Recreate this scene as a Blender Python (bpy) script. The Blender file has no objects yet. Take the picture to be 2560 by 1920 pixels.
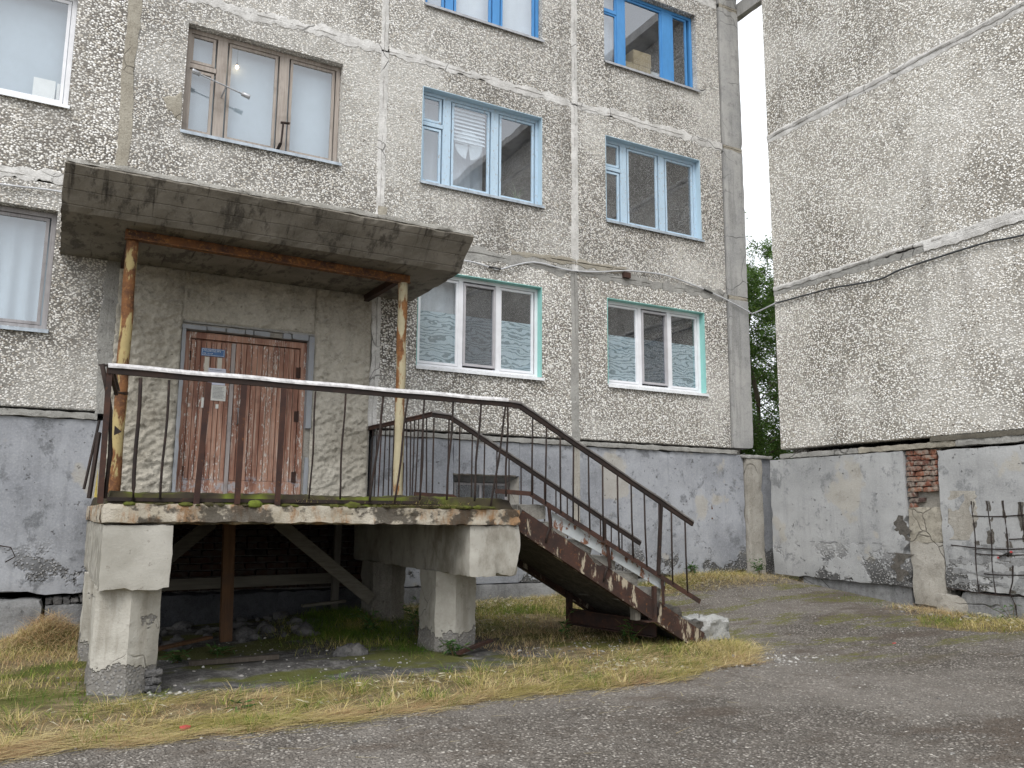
import bpy, bmesh, math, random
import numpy as np
from mathutils import Vector, Matrix, noise as mnoise

random.seed(7)
RNG = np.random.default_rng(7)
SC = bpy.context.scene
COL = SC.collection

# ----------------------------------------------------------------- camera, sky, sun, exposure
# All heights below are given relative to the photographer's eye; EYE lifts them above the yard.
EYE = 1.45
D = 10.898          # distance of the long facade (plane y = D)
XR = 10.83          # plane of the neighbouring block's end wall (x = XR)

cam_d = bpy.data.cameras.new('camera')
cam_d.sensor_fit = 'HORIZONTAL'
cam_d.sensor_width = 36.0
cam_d.lens = 2075.2 / 2560.0 * 36.0
cam_d.clip_start = 0.05
cam_d.clip_end = 2000.0
cam = bpy.data.objects.new('camera', cam_d)
COL.objects.link(cam)
_yaw, _pitch, _roll = math.radians(28.572), math.radians(8.914), math.radians(0.413)
_f = Vector((math.sin(_yaw) * math.cos(_pitch), math.cos(_yaw) * math.cos(_pitch), math.sin(_pitch)))
_r0 = Vector((math.cos(_yaw), -math.sin(_yaw), 0))
_u0 = _r0.cross(_f)
_r = _r0 * math.cos(_roll) + _u0 * math.sin(_roll)
_u = _r.cross(_f)
cam.matrix_world = Matrix(((_r.x, _u.x, -_f.x, 0), (_r.y, _u.y, -_f.y, 0), (_r.z, _u.z, -_f.z, EYE), (0, 0, 0, 1)))
SC.camera = cam

SUN_EL, SUN_AZ = math.radians(50), math.radians(222)     # azimuth clockwise from +Y
world = bpy.data.worlds.new('World')
SC.world = world
world.use_nodes = True
wn = world.node_tree
wn.nodes.clear()
sky = wn.nodes.new('ShaderNodeTexSky')
sky.sky_type = 'NISHITA'
sky.sun_disc = False
sky.sun_elevation = SUN_EL
sky.sun_rotation = SUN_AZ
sky.air_density = 1.0
sky.dust_density = 6.0
sky.ozone_density = 1.0
hs = wn.nodes.new('ShaderNodeHueSaturation')
hs.inputs['Saturation'].default_value = 0.25      # a closed cloud cover takes the blue out of the sky
hs.inputs['Value'].default_value = 1.0
bg = wn.nodes.new('ShaderNodeBackground')
bg.inputs['Strength'].default_value = 0.15
wo = wn.nodes.new('ShaderNodeOutputWorld')
wn.links.new(sky.outputs[0], hs.inputs['Color'])
cl = wn.nodes.new('ShaderNodeMix')                # even cloud layer over the clear-sky model
cl.data_type = 'RGBA'
cl.inputs[0].default_value = 0.8
cl.inputs[7].default_value = (6.6, 6.85, 7.2, 1.0)
wn.links.new(hs.outputs[0], cl.inputs[6])
wn.links.new(cl.outputs[2], bg.inputs['Color'])
wn.links.new(bg.outputs[0], wo.inputs['Surface'])

sun_d = bpy.data.lights.new('sun', 'SUN')
sun_d.energy = 1.1
sun_d.angle = math.radians(30)
sun_d.color = (1.0, 0.97, 0.93)
sun = bpy.data.objects.new('sun', sun_d)
COL.objects.link(sun)
_sd = Vector((math.sin(SUN_AZ) * math.cos(SUN_EL), math.cos(SUN_AZ) * math.cos(SUN_EL), math.sin(SUN_EL)))
sun.rotation_euler = _sd.to_track_quat('Z', 'Y').to_euler()
sun.location = (0, 0, 30)

SC.view_settings.view_transform = 'Standard'
SC.view_settings.look = 'None'
SC.view_settings.gamma = 1.0
SC.view_settings.use_curve_mapping = False
SC.view_settings.exposure = 0.66
SC.cycles.max_bounces = 6
SC.cycles.diffuse_bounces = 3
SC.cycles.transparent_max_bounces = 12
SC.cycles.use_denoising = True

# ----------------------------------------------------------------- material helpers
class Mat:
    def __init__(self, name, rough=0.85, spec=0.25, metal=0.0):
        self.m = bpy.data.materials.new(name)
        self.m.use_nodes = True
        self.t = self.m.node_tree
        self.b = self.t.nodes['Principled BSDF']
        self.b.inputs['Roughness'].default_value = rough
        self.b.inputs['Specular IOR Level'].default_value = spec
        self.b.inputs['Metallic'].default_value = metal
        g = self.t.nodes.new('ShaderNodeNewGeometry')
        self.pos = g.outputs['Position']
        self.nor = g.outputs['Normal']
        self._xyz = None
    def put(self, sock, v):
        if isinstance(v, bpy.types.NodeSocket):
            self.t.links.new(v, sock)
        elif isinstance(v, (tuple, list)):
            if len(v) == 3 and sock.type == 'RGBA':
                v = (*v, 1)
            sock.default_value = v
        else:
            sock.default_value = v
    def N(self, typ, props=None, ins=None):
        n = self.t.nodes.new(typ)
        for k, v in (props or {}).items():
            setattr(n, k, v)
        for k, v in (ins or {}).items():
            self.put(n.inputs[k], v)
        return n
    def xyz(self):
        if self._xyz is None:
            s = self.N('ShaderNodeSeparateXYZ', None, {0: self.pos})
            self._xyz = (s.outputs[0], s.outputs[1], s.outputs[2])
        return self._xyz
    def scl(self, x, y, z, vec=None, off=(0, 0, 0)):
        return self.N('ShaderNodeMapping', None, {'Vector': vec or self.pos, 'Scale': (x, y, z), 'Location': off}).outputs[0]
    def noise(self, scale, detail=4, rough=0.6, vec=None, dist=0.0):
        n = self.N('ShaderNodeTexNoise', None, {'Vector': vec or self.pos, 'Scale': scale, 'Detail': detail, 'Roughness': rough, 'Distortion': dist})
        return n.outputs['Fac']
    def noisec(self, scale, detail=2, vec=None):
        return self.N('ShaderNodeTexNoise', None, {'Vector': vec or self.pos, 'Scale': scale, 'Detail': detail}).outputs['Color']
    def vor(self, scale, feature='F1', vec=None, rand=1.0):
        return self.N('ShaderNodeTexVoronoi', {'feature': feature}, {'Vector': vec or self.pos, 'Scale': scale, 'Randomness': rand})
    def ramp(self, fac, stops, interp='LINEAR'):
        n = self.N('ShaderNodeValToRGB', None, {0: fac})
        n.color_ramp.interpolation = interp
        e = n.color_ramp.elements
        while len(e) < len(stops):
            e.new(0.5)
        for el, (p, c) in zip(e, stops):
            el.position = p
            el.color = (c, c, c, 1) if isinstance(c, (int, float)) else (*c, 1)
        return n.outputs[0]
    def mix(self, fac, a, b, blend='MIX'):
        n = self.N('ShaderNodeMix', {'data_type': 'RGBA', 'blend_type': blend}, {0: fac, 6: a, 7: b})
        return n.outputs[2]
    def math(self, op, a, b=0.0, c=0.0, clamp=False):
        return self.N('ShaderNodeMath', {'operation': op, 'use_clamp': clamp}, {0: a, 1: b, 2: c}).outputs[0]
    def sm(self, v, a, b, lo=0.0, hi=1.0):
        return self.N('ShaderNodeMapRange', {'interpolation_type': 'SMOOTHSTEP'}, {0: v, 1: a, 2: b, 3: lo, 4: hi}).outputs[0]
    def warp(self, amt, scale, vec=None):
        c = self.noisec(scale)
        s = self.N('ShaderNodeVectorMath', {'operation': 'SUBTRACT'}, {0: c, 1: (0.5, 0.5, 0.5)}).outputs[0]
        return self.N('ShaderNodeVectorMath', {'operation': 'MULTIPLY_ADD'}, {0: s, 1: (amt, amt, amt), 2: vec or self.pos}).outputs[0]
    def bump(self, h, dist=0.01, strength=1.0, normal=None):
        ins = {'Height': h, 'Distance': dist, 'Strength': strength}
        if normal is not None:
            ins['Normal'] = normal
        return self.N('ShaderNodeBump', None, ins).outputs[0]
    def rnd(self):
        return self.N('ShaderNodeObjectInfo').outputs['Random']
    def done(self, col, rough=None, nrm=None):
        self.put(self.b.inputs['Base Color'], col)
        if rough is not None:
            self.put(self.b.inputs['Roughness'], rough)
        if nrm is not None:
            self.t.links.new(nrm, self.b.inputs['Normal'])
        return self.m

def pebble(name, warm, mort_lo, mort_hi, scale=40.0, seed=0.0):
    m = Mat(name, 0.8, 0.2)
    v = m.scl(1.0, 1.0, 1.25, off=(seed, seed, seed))
    v = m.warp(0.012, 15.0, v)
    f1 = m.vor(scale, 'F1', v)
    cr = m.N('ShaderNodeSeparateColor', None, {0: f1.outputs['Color']})
    big = m.noise(0.5, 3, 0.6, m.scl(1, 1, 1, off=(seed, 0, 2)))
    mid = m.noise(2.1, 4, 0.7)
    d = m.math('ADD', f1.outputs['Distance'], m.math('MULTIPLY', cr.outputs[2], 0.22))     # stones of mixed size
    peb = m.sm(d, 0.74, 0.46)
    w = warm
    pc = m.ramp(cr.outputs[0], [(0.0, (0.12, 0.105, 0.09)), (0.06, (0.24, 0.21, 0.18)), (0.14, (0.46 + w, 0.43 + w * .6, 0.375)),
                                (0.4, (0.65 + w, 0.635 + w * .7, 0.60)), (0.75, (0.80 + w, 0.79 + w * .8, 0.765)), (1.0, (0.91, 0.905, 0.89))])
    pc = m.mix(m.sm(cr.outputs[1], 0.65, 1.0, 0, 0.35), pc, (0.48, 0.41, 0.325))
    mo = m.mix(m.sm(big, 0.36, 0.62), mort_lo, mort_hi)
    col = m.mix(peb, mo, pc)
    # weathering: sooty clouds, bleached areas, run-off, and each panel its own tone
    col = m.mix(m.sm(mid, 0.56, 0.80, 0.0, 0.38), col, (0.13, 0.12, 0.105))
    col = m.mix(m.sm(m.noise(0.7, 4, 0.65, m.scl(1, 1, 1, off=(7, 3, 5 + seed))), 0.48, 0.68, 0.0, 0.34), col, (0.66, 0.645, 0.61))
    col = m.mix(m.sm(m.noise(1.0, 4, 0.65, m.scl(2.6, 2.6, 0.28, off=(3, 1, 8))), 0.54, 0.70, 0.0, 0.30), col, (0.15, 0.14, 0.125))
    tone = m.math('ADD', 0.92, m.math('MULTIPLY', m.rnd(), 0.16))
    col = m.mix(1.0, col, m.N('ShaderNodeCombineColor', None, {0: tone, 1: tone, 2: tone}).outputs[0], 'MULTIPLY')
    h = m.math('MULTIPLY', peb, m.math('SUBTRACT', 1.0, f1.outputs['Distance']))
    return m.done(col, None, m.bump(h, 0.009, 0.8))

def cracks(m, scale=1.1, width=0.012):
    d = m.vor(scale, 'DISTANCE_TO_EDGE', m.warp(0.5, 1.7)).outputs['Distance']
    return m.math('MULTIPLY', m.sm(d, 0.0, width, 1, 0), m.sm(m.noise(0.8, 2), 0.48, 0.58))

def concrete(name, a, b, dark=(0.08, 0.075, 0.07), scale=3.0, streak=0.0, pits=0.4, bumpd=0.006, grain=60.0, rough=0.88, crack=0.0):
    m = Mat(name, rough, 0.2)
    n1 = m.noise(scale, 5, 0.68)
    n2 = m.noise(scale * 5.3, 5, 0.72)
    col = m.mix(m.sm(n1, 0.34, 0.66), a, b)
    col = m.mix(m.sm(n2, 0.52, 0.72, 0, 0.6), col, dark)
    if streak:
        s = m.noise(1.0, 4, 0.62, m.scl(6.5, 6.5, 0.55))
        col = m.mix(m.sm(s, 0.47, 0.66, 0, streak), col, dark)
    g = m.noise(grain, 3, 0.75)
    pn = m.noise(17.0, 3, 0.7)
    pit = m.sm(pn, 0.66, 0.71)
    col = m.mix(m.math('MULTIPLY', pit, pits), col, dark)
    col = m.mix(m.sm(g, 0.35, 0.75, 0, 0.35), col, tuple(min(1, c * 1.4) for c in b))
    h = m.math('ADD', m.math('MULTIPLY', n2, 1.2), m.math('SUBTRACT', m.math('MULTIPLY', g, 0.6), pit))
    if crack:
        ck = cracks(m)
        col = m.mix(m.math('MULTIPLY', ck, crack), col, tuple(c * 0.5 for c in dark))
        h = m.math('SUBTRACT', h, ck)
    return m.done(col, None, m.bump(h, bumpd, 1.0))

def plinth(name, a, b, zlo, stain=(0.13, 0.14, 0.15)):
    """painted render: soot clouds, run-off streaks, and the coarse aggregate laid bare towards the foot"""
    m = Mat(name, 0.85, 0.2)
    x, y, z = m.xyz()
    n1 = m.noise(0.9, 5, 0.62)
    col = m.mix(m.sm(n1, 0.32, 0.66), a, b)
    n2 = m.noise(3.4, 6, 0.72, m.warp(0.25, 2.0))
    col = m.mix(m.sm(n2, 0.53, 0.64, 0, 0.8), col, stain)
    st = m.noise(1.0, 5, 0.65, m.scl(7, 7, 0.5))
    col = m.mix(m.sm(st, 0.50, 0.68, 0, 0.28), col, stain)
    bei = m.noise(1.15, 4, 0.55, m.scl(1, 1, 1, off=(4, 9, 2)))
    col = m.mix(m.sm(bei, 0.60, 0.64, 0, 0.6), col, (0.40, 0.37, 0.31))
    g = m.noise(45, 4, 0.7)
    col = m.mix(m.sm(g, 0.4, 0.8, 0, 0.3), col, (0.55, 0.56, 0.58))
    pn = m.noise(13, 4, 0.7)
    pits = m.sm(pn, 0.655, 0.68)
    col = m.mix(m.math('MULTIPLY', pits, 0.75), col, (0.09, 0.09, 0.09))
    low = m.sm(z, zlo + 0.8, zlo + 0.15)
    patch = m.math('MULTIPLY', low, m.sm(m.noise(1.6, 5, 0.65, m.scl(1, 1, 1, off=(1, 1, 1))), 0.52, 0.58))
    v = m.vor(30.0, 'F1')
    cells = m.sm(v.outputs['Distance'], 0.2, 0.5)
    agg = m.mix(cells, (0.33, 0.325, 0.32), (0.09, 0.09, 0.09))
    col = m.mix(patch, col, agg)
    h = m.math('ADD', m.math('MULTIPLY', g, 0.35), m.math('SUBTRACT', m.math('MULTIPLY', n2, 0.6), m.math('MULTIPLY', pits, 0.8)))
    h = m.math('SUBTRACT', h, m.math('MULTIPLY', patch, m.math('ADD', 0.8, m.math('MULTIPLY', cells, 1.3))))
    return m.done(col, None, m.bump(h, 0.012, 1.0))

def rusty(name, base=(0.045, 0.03, 0.026), mid=(0.12, 0.05, 0.025), orange=(0.33, 0.13, 0.035), amt=0.45, paint=None, pth=0.55, streaks=False, rough=0.8):
    m = Mat(name, rough, 0.3)
    n1 = m.noise(6, 6, 0.7)
    n2 = m.noise(23, 5, 0.7)
    col = m.mix(m.sm(n1, 0.35, 0.65), base, mid)
    col = m.mix(m.sm(n2, 0.60 - 0.2 * amt, 0.80 - 0.2 * amt, 0, 0.75), col, orange)
    if paint:
        pv = m.scl(3.2, 3.2, 0.9 if streaks else 2.4, off=(2, 5, 1))
        pn = m.noise(2.2, 6, 0.68, pv)
        col = m.mix(m.sm(pn, pth, pth + 0.06), col, m.mix(m.noise(9, 4), paint, tuple(c * 0.62 for c in paint)))
    h = m.math('ADD', n1, m.math('MULTIPLY', n2, 0.5))
    return m.done(col, None, m.bump(h, 0.004, 0.8))

def painted(name, col, under=(0.22, 0.19, 0.17), peel=0.60, dirt=0.25, rough=0.55):
    m = Mat(name, rough, 0.35)
    gr = m.noise(4, 5, 0.7, m.scl(5, 5, 1.2))
    n = m.noise(26, 4, 0.7, m.scl(1.8, 1.8, 0.7))
    c = m.mix(m.sm(gr, 0.3, 0.75, 0, dirt), col, tuple(x * 0.55 for x in col))
    fl = m.sm(n, peel, peel + 0.05)
    c = m.mix(fl, c, m.mix(gr, under, tuple(min(1, x * 1.7) for x in under)))
    h = m.math('SUBTRACT', m.math('MULTIPLY', gr, 0.3), m.math('MULTIPLY', fl, 0.7))
    return m.done(c, None, m.bump(h, 0.003, 0.8))

def plain(name, col, rough=0.6, spec=0.3, var=0.25, scale=8.0, metal=0.0):
    m = Mat(name, rough, spec, metal)
    n = m.noise(scale, 5, 0.65)
    c = m.mix(m.sm(n, 0.3, 0.75), tuple(min(1, x * (1 + var * .6)) for x in col), tuple(x * (1 - var) for x in col))
    return m.done(c, None, m.bump(n, 0.002, 0.5))

def wood(name, a, b, axis='z', dark=(0.05, 0.04, 0.035), rough=0.85):
    m = Mat(name, rough, 0.2)
    sc = {'z': (14, 14, 0.8), 'x': (0.8, 14, 14), 'y': (14, 0.8, 14)}[axis]
    g = m.noise(2.4, 6, 0.7, m.scl(*sc))
    k = m.noise(3.0, 4)
    c = m.mix(m.sm(g, 0.3, 0.7), a, b)
    c = m.mix(m.sm(g, 0.62, 0.72, 0, 0.7), c, dark)
    c = m.mix(m.sm(k, 0.5, 0.75, 0, 0.4), c, dark)
    return m.done(c, None, m.bump(g, 0.004, 0.8))

def attr_mat(name, stops, rough=0.75, attr='tint', trans=0.25):
    m = Mat(name, rough, 0.2)
    a = m.N('ShaderNodeAttribute', {'attribute_name': attr})
    c = m.ramp(a.outputs['Fac'], stops)
    m.put(m.b.inputs['Base Color'], c)
    if trans:
        tr = m.N('ShaderNodeBsdfTranslucent', None, {'Color': c})
        mx = m.N('ShaderNodeMixShader', None, {0: trans, 1: m.b.outputs[0], 2: tr.outputs[0]})
        m.t.links.new(mx.outputs[0], m.t.nodes['Material Output'].inputs['Surface'])
    return m.m

def glass_mat(name, base=0.10, tint=(0.86, 0.9, 0.92), dust=0.04):
    m = Mat(name)
    fr = m.N('ShaderNodeFresnel', None, {'IOR': 1.5}).outputs[0]
    front = m.math('SUBTRACT', 1.0, m.N('ShaderNodeNewGeometry').outputs['Backfacing'])    # the far face of the thin pane only transmits
    fac = m.math('MULTIPLY', m.math('ADD', m.math('MULTIPLY', fr, 2.2), base, 0.0, True), front)
    wob = m.noise(1.7, 2, 0.4)
    gl = m.N('ShaderNodeBsdfGlossy', None, {'Color': (0.95, 0.97, 1.0, 1), 'Roughness': 0.012, 'Normal': m.bump(wob, 0.006, 0.25)})
    tr = m.N('ShaderNodeBsdfTransparent', None, {'Color': (*tint, 1)})
    df = m.N('ShaderNodeBsdfDiffuse', None, {'Color': (0.55, 0.58, 0.62, 1)})
    a = m.N('ShaderNodeMixShader', None, {0: fac, 1: tr.outputs[0], 2: gl.outputs[0]})
    dn = m.sm(m.noise(2.5, 4, 0.7), 0.35, 0.8, dust * 0.5, dust * 1.8)
    b = m.N('ShaderNodeMixShader', None, {0: m.math('MULTIPLY', dn, front), 1: a.outputs[0], 2: df.outputs[0]})
    m.t.links.new(b.outputs[0], m.t.nodes['Material Output'].inputs['Surface'])
    return m.m

def film_mat():
    """frosted window film printed with a wave pattern"""
    m = Mat('wave_film')
    x, y, z = m.xyz()
    nz = m.noise(3.2, 2, 0.5, m.scl(1.0, 1.0, 2.2))
    ph = m.math('ADD', m.math('MULTIPLY', z, 17.0), m.math('MULTIPLY', nz, 5.0))
    w = m.math('ABSOLUTE', m.math('SUBTRACT', m.math('FRACT', ph), 0.5))
    k = m.sm(w, 0.10, 0.24)
    df = m.N('ShaderNodeBsdfDiffuse', None, {'Color': m.mix(k, (0.20, 0.285, 0.315), (0.47, 0.575, 0.62))})
    tl = m.N('ShaderNodeBsdfTranslucent', None, {'Color': (0.5, 0.56, 0.6, 1)})
    tr = m.N('ShaderNodeBsdfTransparent')
    a = m.N('ShaderNodeMixShader', None, {0: 0.1, 1: df.outputs[0], 2: tl.outputs[0]})
    b = m.N('ShaderNodeMixShader', None, {0: m.math('ADD', m.math('MULTIPLY', k, 0.12), 0.87), 1: tr.outputs[0], 2: a.outputs[0]})
    m.t.links.new(b.outputs[0], m.t.nodes['Material Output'].inputs['Surface'])
    return m.m

M = {}
M['pebble'] = pebble('pebble_dash_grey', 0.012, (0.16, 0.151, 0.136), (0.36, 0.35, 0.325))
M['pebble_warm'] = pebble('pebble_dash_warm', 0.03, (0.19, 0.177, 0.153), (0.38, 0.362, 0.328), 36.0, 3.0)
M['pebble_coarse'] = pebble('pebble_dash_coarse', 0.015, (0.11, 0.102, 0.09), (0.22, 0.208, 0.188), 35.0, 5.0)
M['joint'] = concrete('joint_lime', (0.43, 0.42, 0.40), (0.66, 0.65, 0.63), (0.19, 0.18, 0.165), 3.2, 0.0, 0.5, 0.012, crack=0.7)
M['joint_grey'] = concrete('joint_mortar', (0.25, 0.245, 0.23), (0.35, 0.345, 0.325), (0.11, 0.105, 0.098), 3.6, 0.0, 0.5, 0.012, crack=0.6)
M['joint_beige'] = concrete('joint_patch', (0.27, 0.245, 0.20), (0.36, 0.335, 0.28), (0.13, 0.115, 0.095), 4.0, 0.1, 0.5, 0.012, crack=0.6)
M['column_grey'] = concrete('corner_column_concrete', (0.29, 0.292, 0.29), (0.40, 0.395, 0.38), (0.14, 0.14, 0.138), 1.3, 0.55, 0.5, 0.006, crack=0.6)
M['plinth'] = plinth('plinth_render', (0.20, 0.21, 0.232), (0.335, 0.348, 0.375), EYE - 1.0, (0.125, 0.132, 0.143))
M['plinth_r'] = plinth('plinth_render_side', (0.285, 0.29, 0.292), (0.40, 0.404, 0.402), EYE - 1.05, (0.17, 0.176, 0.18))
M['plinth_base'] = concrete('plinth_base', (0.17, 0.172, 0.175), (0.27, 0.273, 0.275), (0.07, 0.07, 0.07), 2.0, 0.5, 0.7, 0.012, crack=0.7)
M['pilaster'] = concrete('pilaster_beige', (0.28, 0.262, 0.228), (0.38, 0.362, 0.325), (0.15, 0.135, 0.11), 2.5, 0.3, 0.5, 0.01, crack=0.7)
M['stucco'] = concrete('entrance_stucco', (0.36, 0.332, 0.275), (0.50, 0.47, 0.405), (0.14, 0.122, 0.095), 1.5, 0.2, 0.4, 0.02, 30.0)
M['porch'] = concrete('porch_concrete', (0.30, 0.285, 0.248), (0.42, 0.403, 0.362), (0.14, 0.124, 0.102), 2.2, 0.4, 0.7, 0.012, crack=0.6)
def column_mat():
    m = Mat('porch_column_concrete', 0.88, 0.2)
    x, y, z = m.xyz()
    n1 = m.noise(2.2, 5, 0.68); n2 = m.noise(11, 5, 0.72); g = m.noise(60, 3, 0.75)
    col = m.mix(m.sm(n1, 0.34, 0.66), (0.31, 0.295, 0.257), (0.43, 0.413, 0.37))
    col = m.mix(m.sm(n2, 0.54, 0.72, 0, 0.5), col, (0.17, 0.152, 0.125))
    col = m.mix(m.sm(m.noise(1.0, 4, 0.65, m.scl(5, 5, 0.7)), 0.52, 0.66, 0, 0.45), col, (0.19, 0.17, 0.135))
    ck = cracks(m, 1.6, 0.006)
    edge = m.math('ADD', z, m.math('MULTIPLY', m.math('SUBTRACT', m.noise(5, 4, 0.7), 0.5), 0.45))
    bare = m.math('MAXIMUM', m.sm(edge, EYE - 1.20, EYE - 1.215), m.sm(m.noise(3.1, 5, 0.7, m.scl(1, 1, 1, off=(4, 4, 4))), 0.645, 0.66))
    v = m.vor(38.0, 'F1'); peb = m.sm(v.outputs['Distance'], 0.55, 0.3)
    vr = m.N('ShaderNodeSeparateColor', None, {0: v.outputs['Color']}).outputs[0]
    agg = m.mix(peb, (0.185, 0.175, 0.16), m.ramp(vr, [(0, 0.14), (0.5, (0.225, 0.215, 0.20)), (1, (0.29, 0.28, 0.262))]))
    col = m.mix(m.math('MULTIPLY', ck, 0.5), col, (0.08, 0.07, 0.055))
    col = m.mix(bare, col, agg)
    h = m.math('ADD', m.math('MULTIPLY', g, 0.4), m.math('SUBTRACT', m.math('MULTIPLY', n2, 0.8), ck))
    h = m.math('ADD', h, m.math('MULTIPLY', bare, m.math('SUBTRACT', m.math('MULTIPLY', peb, 0.35), 1.6)))
    return m.done(col, None, m.bump(h, 0.012, 1.0))
M['column'] = column_mat()
M['column_shaded'] = concrete('dirty_shaded_rear_column', (0.17, 0.16, 0.138), (0.26, 0.245, 0.215), (0.08, 0.07, 0.058), 2.5, 0.5, 0.7, 0.016)  # dirt plus the under-porch shade, both put into the rear column's colour
M['trim'] = painted('door_surround_limewash', (0.33, 0.345, 0.37), (0.24, 0.225, 0.19), 0.60, 0.3, 0.9)

def canopy_mat():
    m = Mat('canopy_concrete', 0.9, 0.2)
    x, y, z = m.xyz()
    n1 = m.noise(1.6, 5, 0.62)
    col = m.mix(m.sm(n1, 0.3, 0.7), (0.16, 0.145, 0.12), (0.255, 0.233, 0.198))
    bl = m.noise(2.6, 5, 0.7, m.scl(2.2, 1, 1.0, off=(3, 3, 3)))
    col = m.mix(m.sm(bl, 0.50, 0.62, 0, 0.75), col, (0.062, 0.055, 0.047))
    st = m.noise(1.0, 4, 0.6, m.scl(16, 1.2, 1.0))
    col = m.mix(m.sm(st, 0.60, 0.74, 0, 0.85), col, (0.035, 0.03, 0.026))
    # board marks of the shuttering
    bd = m.math('FRACT', m.math('ADD', m.math('MULTIPLY', z, 8.5), m.math('MULTIPLY', m.noise(0.7, 2), 0.25)))
    ln = m.sm(m.math('ABSOLUTE', m.math('SUBTRACT', bd, 0.5)), 0.0, 0.045, 1, 0)
    col = m.mix(m.math('MULTIPLY', ln, 0.35), col, (0.07, 0.06, 0.05))
    g = m.noise(50, 4, 0.7)
    col = m.mix(m.sm(g, 0.45, 0.8, 0, 0.35), col, (0.34, 0.32, 0.28))
    h = m.math('ADD', m.math('MULTIPLY', g, 0.4), m.math('SUBTRACT', bl, m.math('MULTIPLY', ln, 0.8)))
    return m.done(col, None, m.bump(h, 0.008, 0.9))
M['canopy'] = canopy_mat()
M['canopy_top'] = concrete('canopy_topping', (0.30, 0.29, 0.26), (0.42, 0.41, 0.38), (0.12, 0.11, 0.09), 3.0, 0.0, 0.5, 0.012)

def slab_mat():
    m = Mat('porch_slab_edge', 0.88, 0.2)
    x, y, z = m.xyz()
    n1 = m.noise(3, 5, 0.65)
    col = m.mix(m.sm(n1, 0.3, 0.7), (0.34, 0.30, 0.232), (0.50, 0.46, 0.39))
    ru = m.noise(1.0, 5, 0.7, m.scl(4.2, 4.2, 1.3, off=(5, 1, 2)))
    col = m.mix(m.sm(ru, 0.46, 0.60, 0, 0.8), col, (0.26, 0.13, 0.045))
    bk = m.noise(1.0, 5, 0.66, m.scl(2.6, 2.6, 3.2, off=(1.3, 8, 3)))
    col = m.mix(m.sm(bk, 0.515, 0.575, 0, 0.85), col, (0.05, 0.043, 0.035))
    g = m.noise(40, 4, 0.75)
    col = m.mix(m.sm(g, 0.62, 0.75, 0, 0.6), col, (0.46, 0.43, 0.385))
    h = m.math('ADD', g, n1)
    return m.done(col, None, m.bump(h, 0.012, 1.0))
M['slab'] = slab_mat()

def beam_mat():
    m = Mat('porch_beam_concrete', 0.88, 0.2)
    n1 = m.noise(2.2, 5, 0.62)
    col = m.mix(m.sm(n1, 0.3, 0.7), (0.31, 0.297, 0.26), (0.43, 0.415, 0.375))
    st = m.noise(1.0, 6, 0.72, m.scl(3.0, 3.0, 1.6))
    x, y, z = m.xyz()
    col = m.mix(m.math('MULTIPLY', m.sm(st, 0.44, 0.66, 0, 0.65), m.sm(x, 2.5, 3.6)), col, (0.15, 0.13, 0.10))
    pn = m.sm(m.noise(16, 4, 0.75), 0.62, 0.68)
    col = m.mix(m.math('MULTIPLY', pn, 0.55), col, (0.16, 0.145, 0.12))
    nx = m.N('ShaderNodeSeparateXYZ', None, {0: m.nor}).outputs[0]
    side = m.math('MULTIPLY', m.sm(nx, -0.6, -0.85), m.sm(x, 1.2, 1.0))
    w = m.N('ShaderNodeTexWave', {'bands_direction': 'Y'}, {'Vector': m.pos, 'Scale': 2.6, 'Distortion': 1.2, 'Detail': 2.0}).outputs['Fac']
    col = m.mix(m.math('MULTIPLY', side, m.sm(w, 0.5, 0.1, 0, 0.5)), col, (0.14, 0.13, 0.11))
    g = m.noise(55, 4, 0.7)
    h = m.math('ADD', m.math('MULTIPLY', g, 0.35), m.math('ADD', m.math('MULTIPLY', n1, 0.5), m.math('MULTIPLY', m.math('MULTIPLY', side, w), 2.0)))
    return m.done(col, None, m.bump(h, 0.01, 0.9))
M['beam'] = beam_mat()

M['rust'] = rusty('rusted_steel', (0.03, 0.02, 0.018), (0.062, 0.03, 0.021), (0.16, 0.065, 0.025), 0.15)
M['rust_bar'] = rusty('rusted_bar', (0.018, 0.014, 0.013), (0.032, 0.02, 0.016), (0.085, 0.04, 0.022), 0.15)
M['rust_post'] = rusty('rusted_post', (0.03, 0.016, 0.014), (0.058, 0.026, 0.018), (0.36, 0.14, 0.03), 0.02)
M['rust_pole'] = rusty('rusted_pole_yellow', (0.085, 0.038, 0.02), (0.19, 0.085, 0.034), (0.30, 0.14, 0.05), 0.5, (0.46, 0.365, 0.17), 0.485, True)
M['rust_pole_pale'] = rusty('rusted_pole_cream', (0.13, 0.055, 0.022), (0.26, 0.12, 0.045), (0.36, 0.17, 0.06), 0.5, (0.50, 0.44, 0.29), 0.45, True)
M['rust_frame'] = rusty('rusted_canopy_frame', (0.07, 0.036, 0.024), (0.19, 0.08, 0.03), (0.42, 0.19, 0.05), 0.55, (0.44, 0.33, 0.16), 0.63)
M['rust_channel'] = rusty('rusted_channel', (0.032, 0.02, 0.017), (0.06, 0.03, 0.022), (0.20, 0.08, 0.027), 0.2, (0.44, 0.38, 0.285), 0.545, True)
M['white_plate'] = rusty('white_peeling_plate', (0.13, 0.065, 0.042), (0.20, 0.10, 0.065), (0.32, 0.15, 0.06), 0.3, (0.55, 0.585, 0.60), 0.40)
M['handrail'] = plain('worn_handrail', (0.56, 0.55, 0.55), 0.45, 0.4, 0.4, 14)
M['handrail_dark'] = plain('dark_handrail', (0.12, 0.11, 0.105), 0.5, 0.4, 0.45, 10)
M['sill'] = plain('sheet_metal_sill', (0.36, 0.41, 0.46), 0.5, 0.5, 0.3, 12, 0.2)
M['sill_white'] = plain('white_sill', (0.72, 0.74, 0.76), 0.4, 0.4, 0.15, 9)
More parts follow.
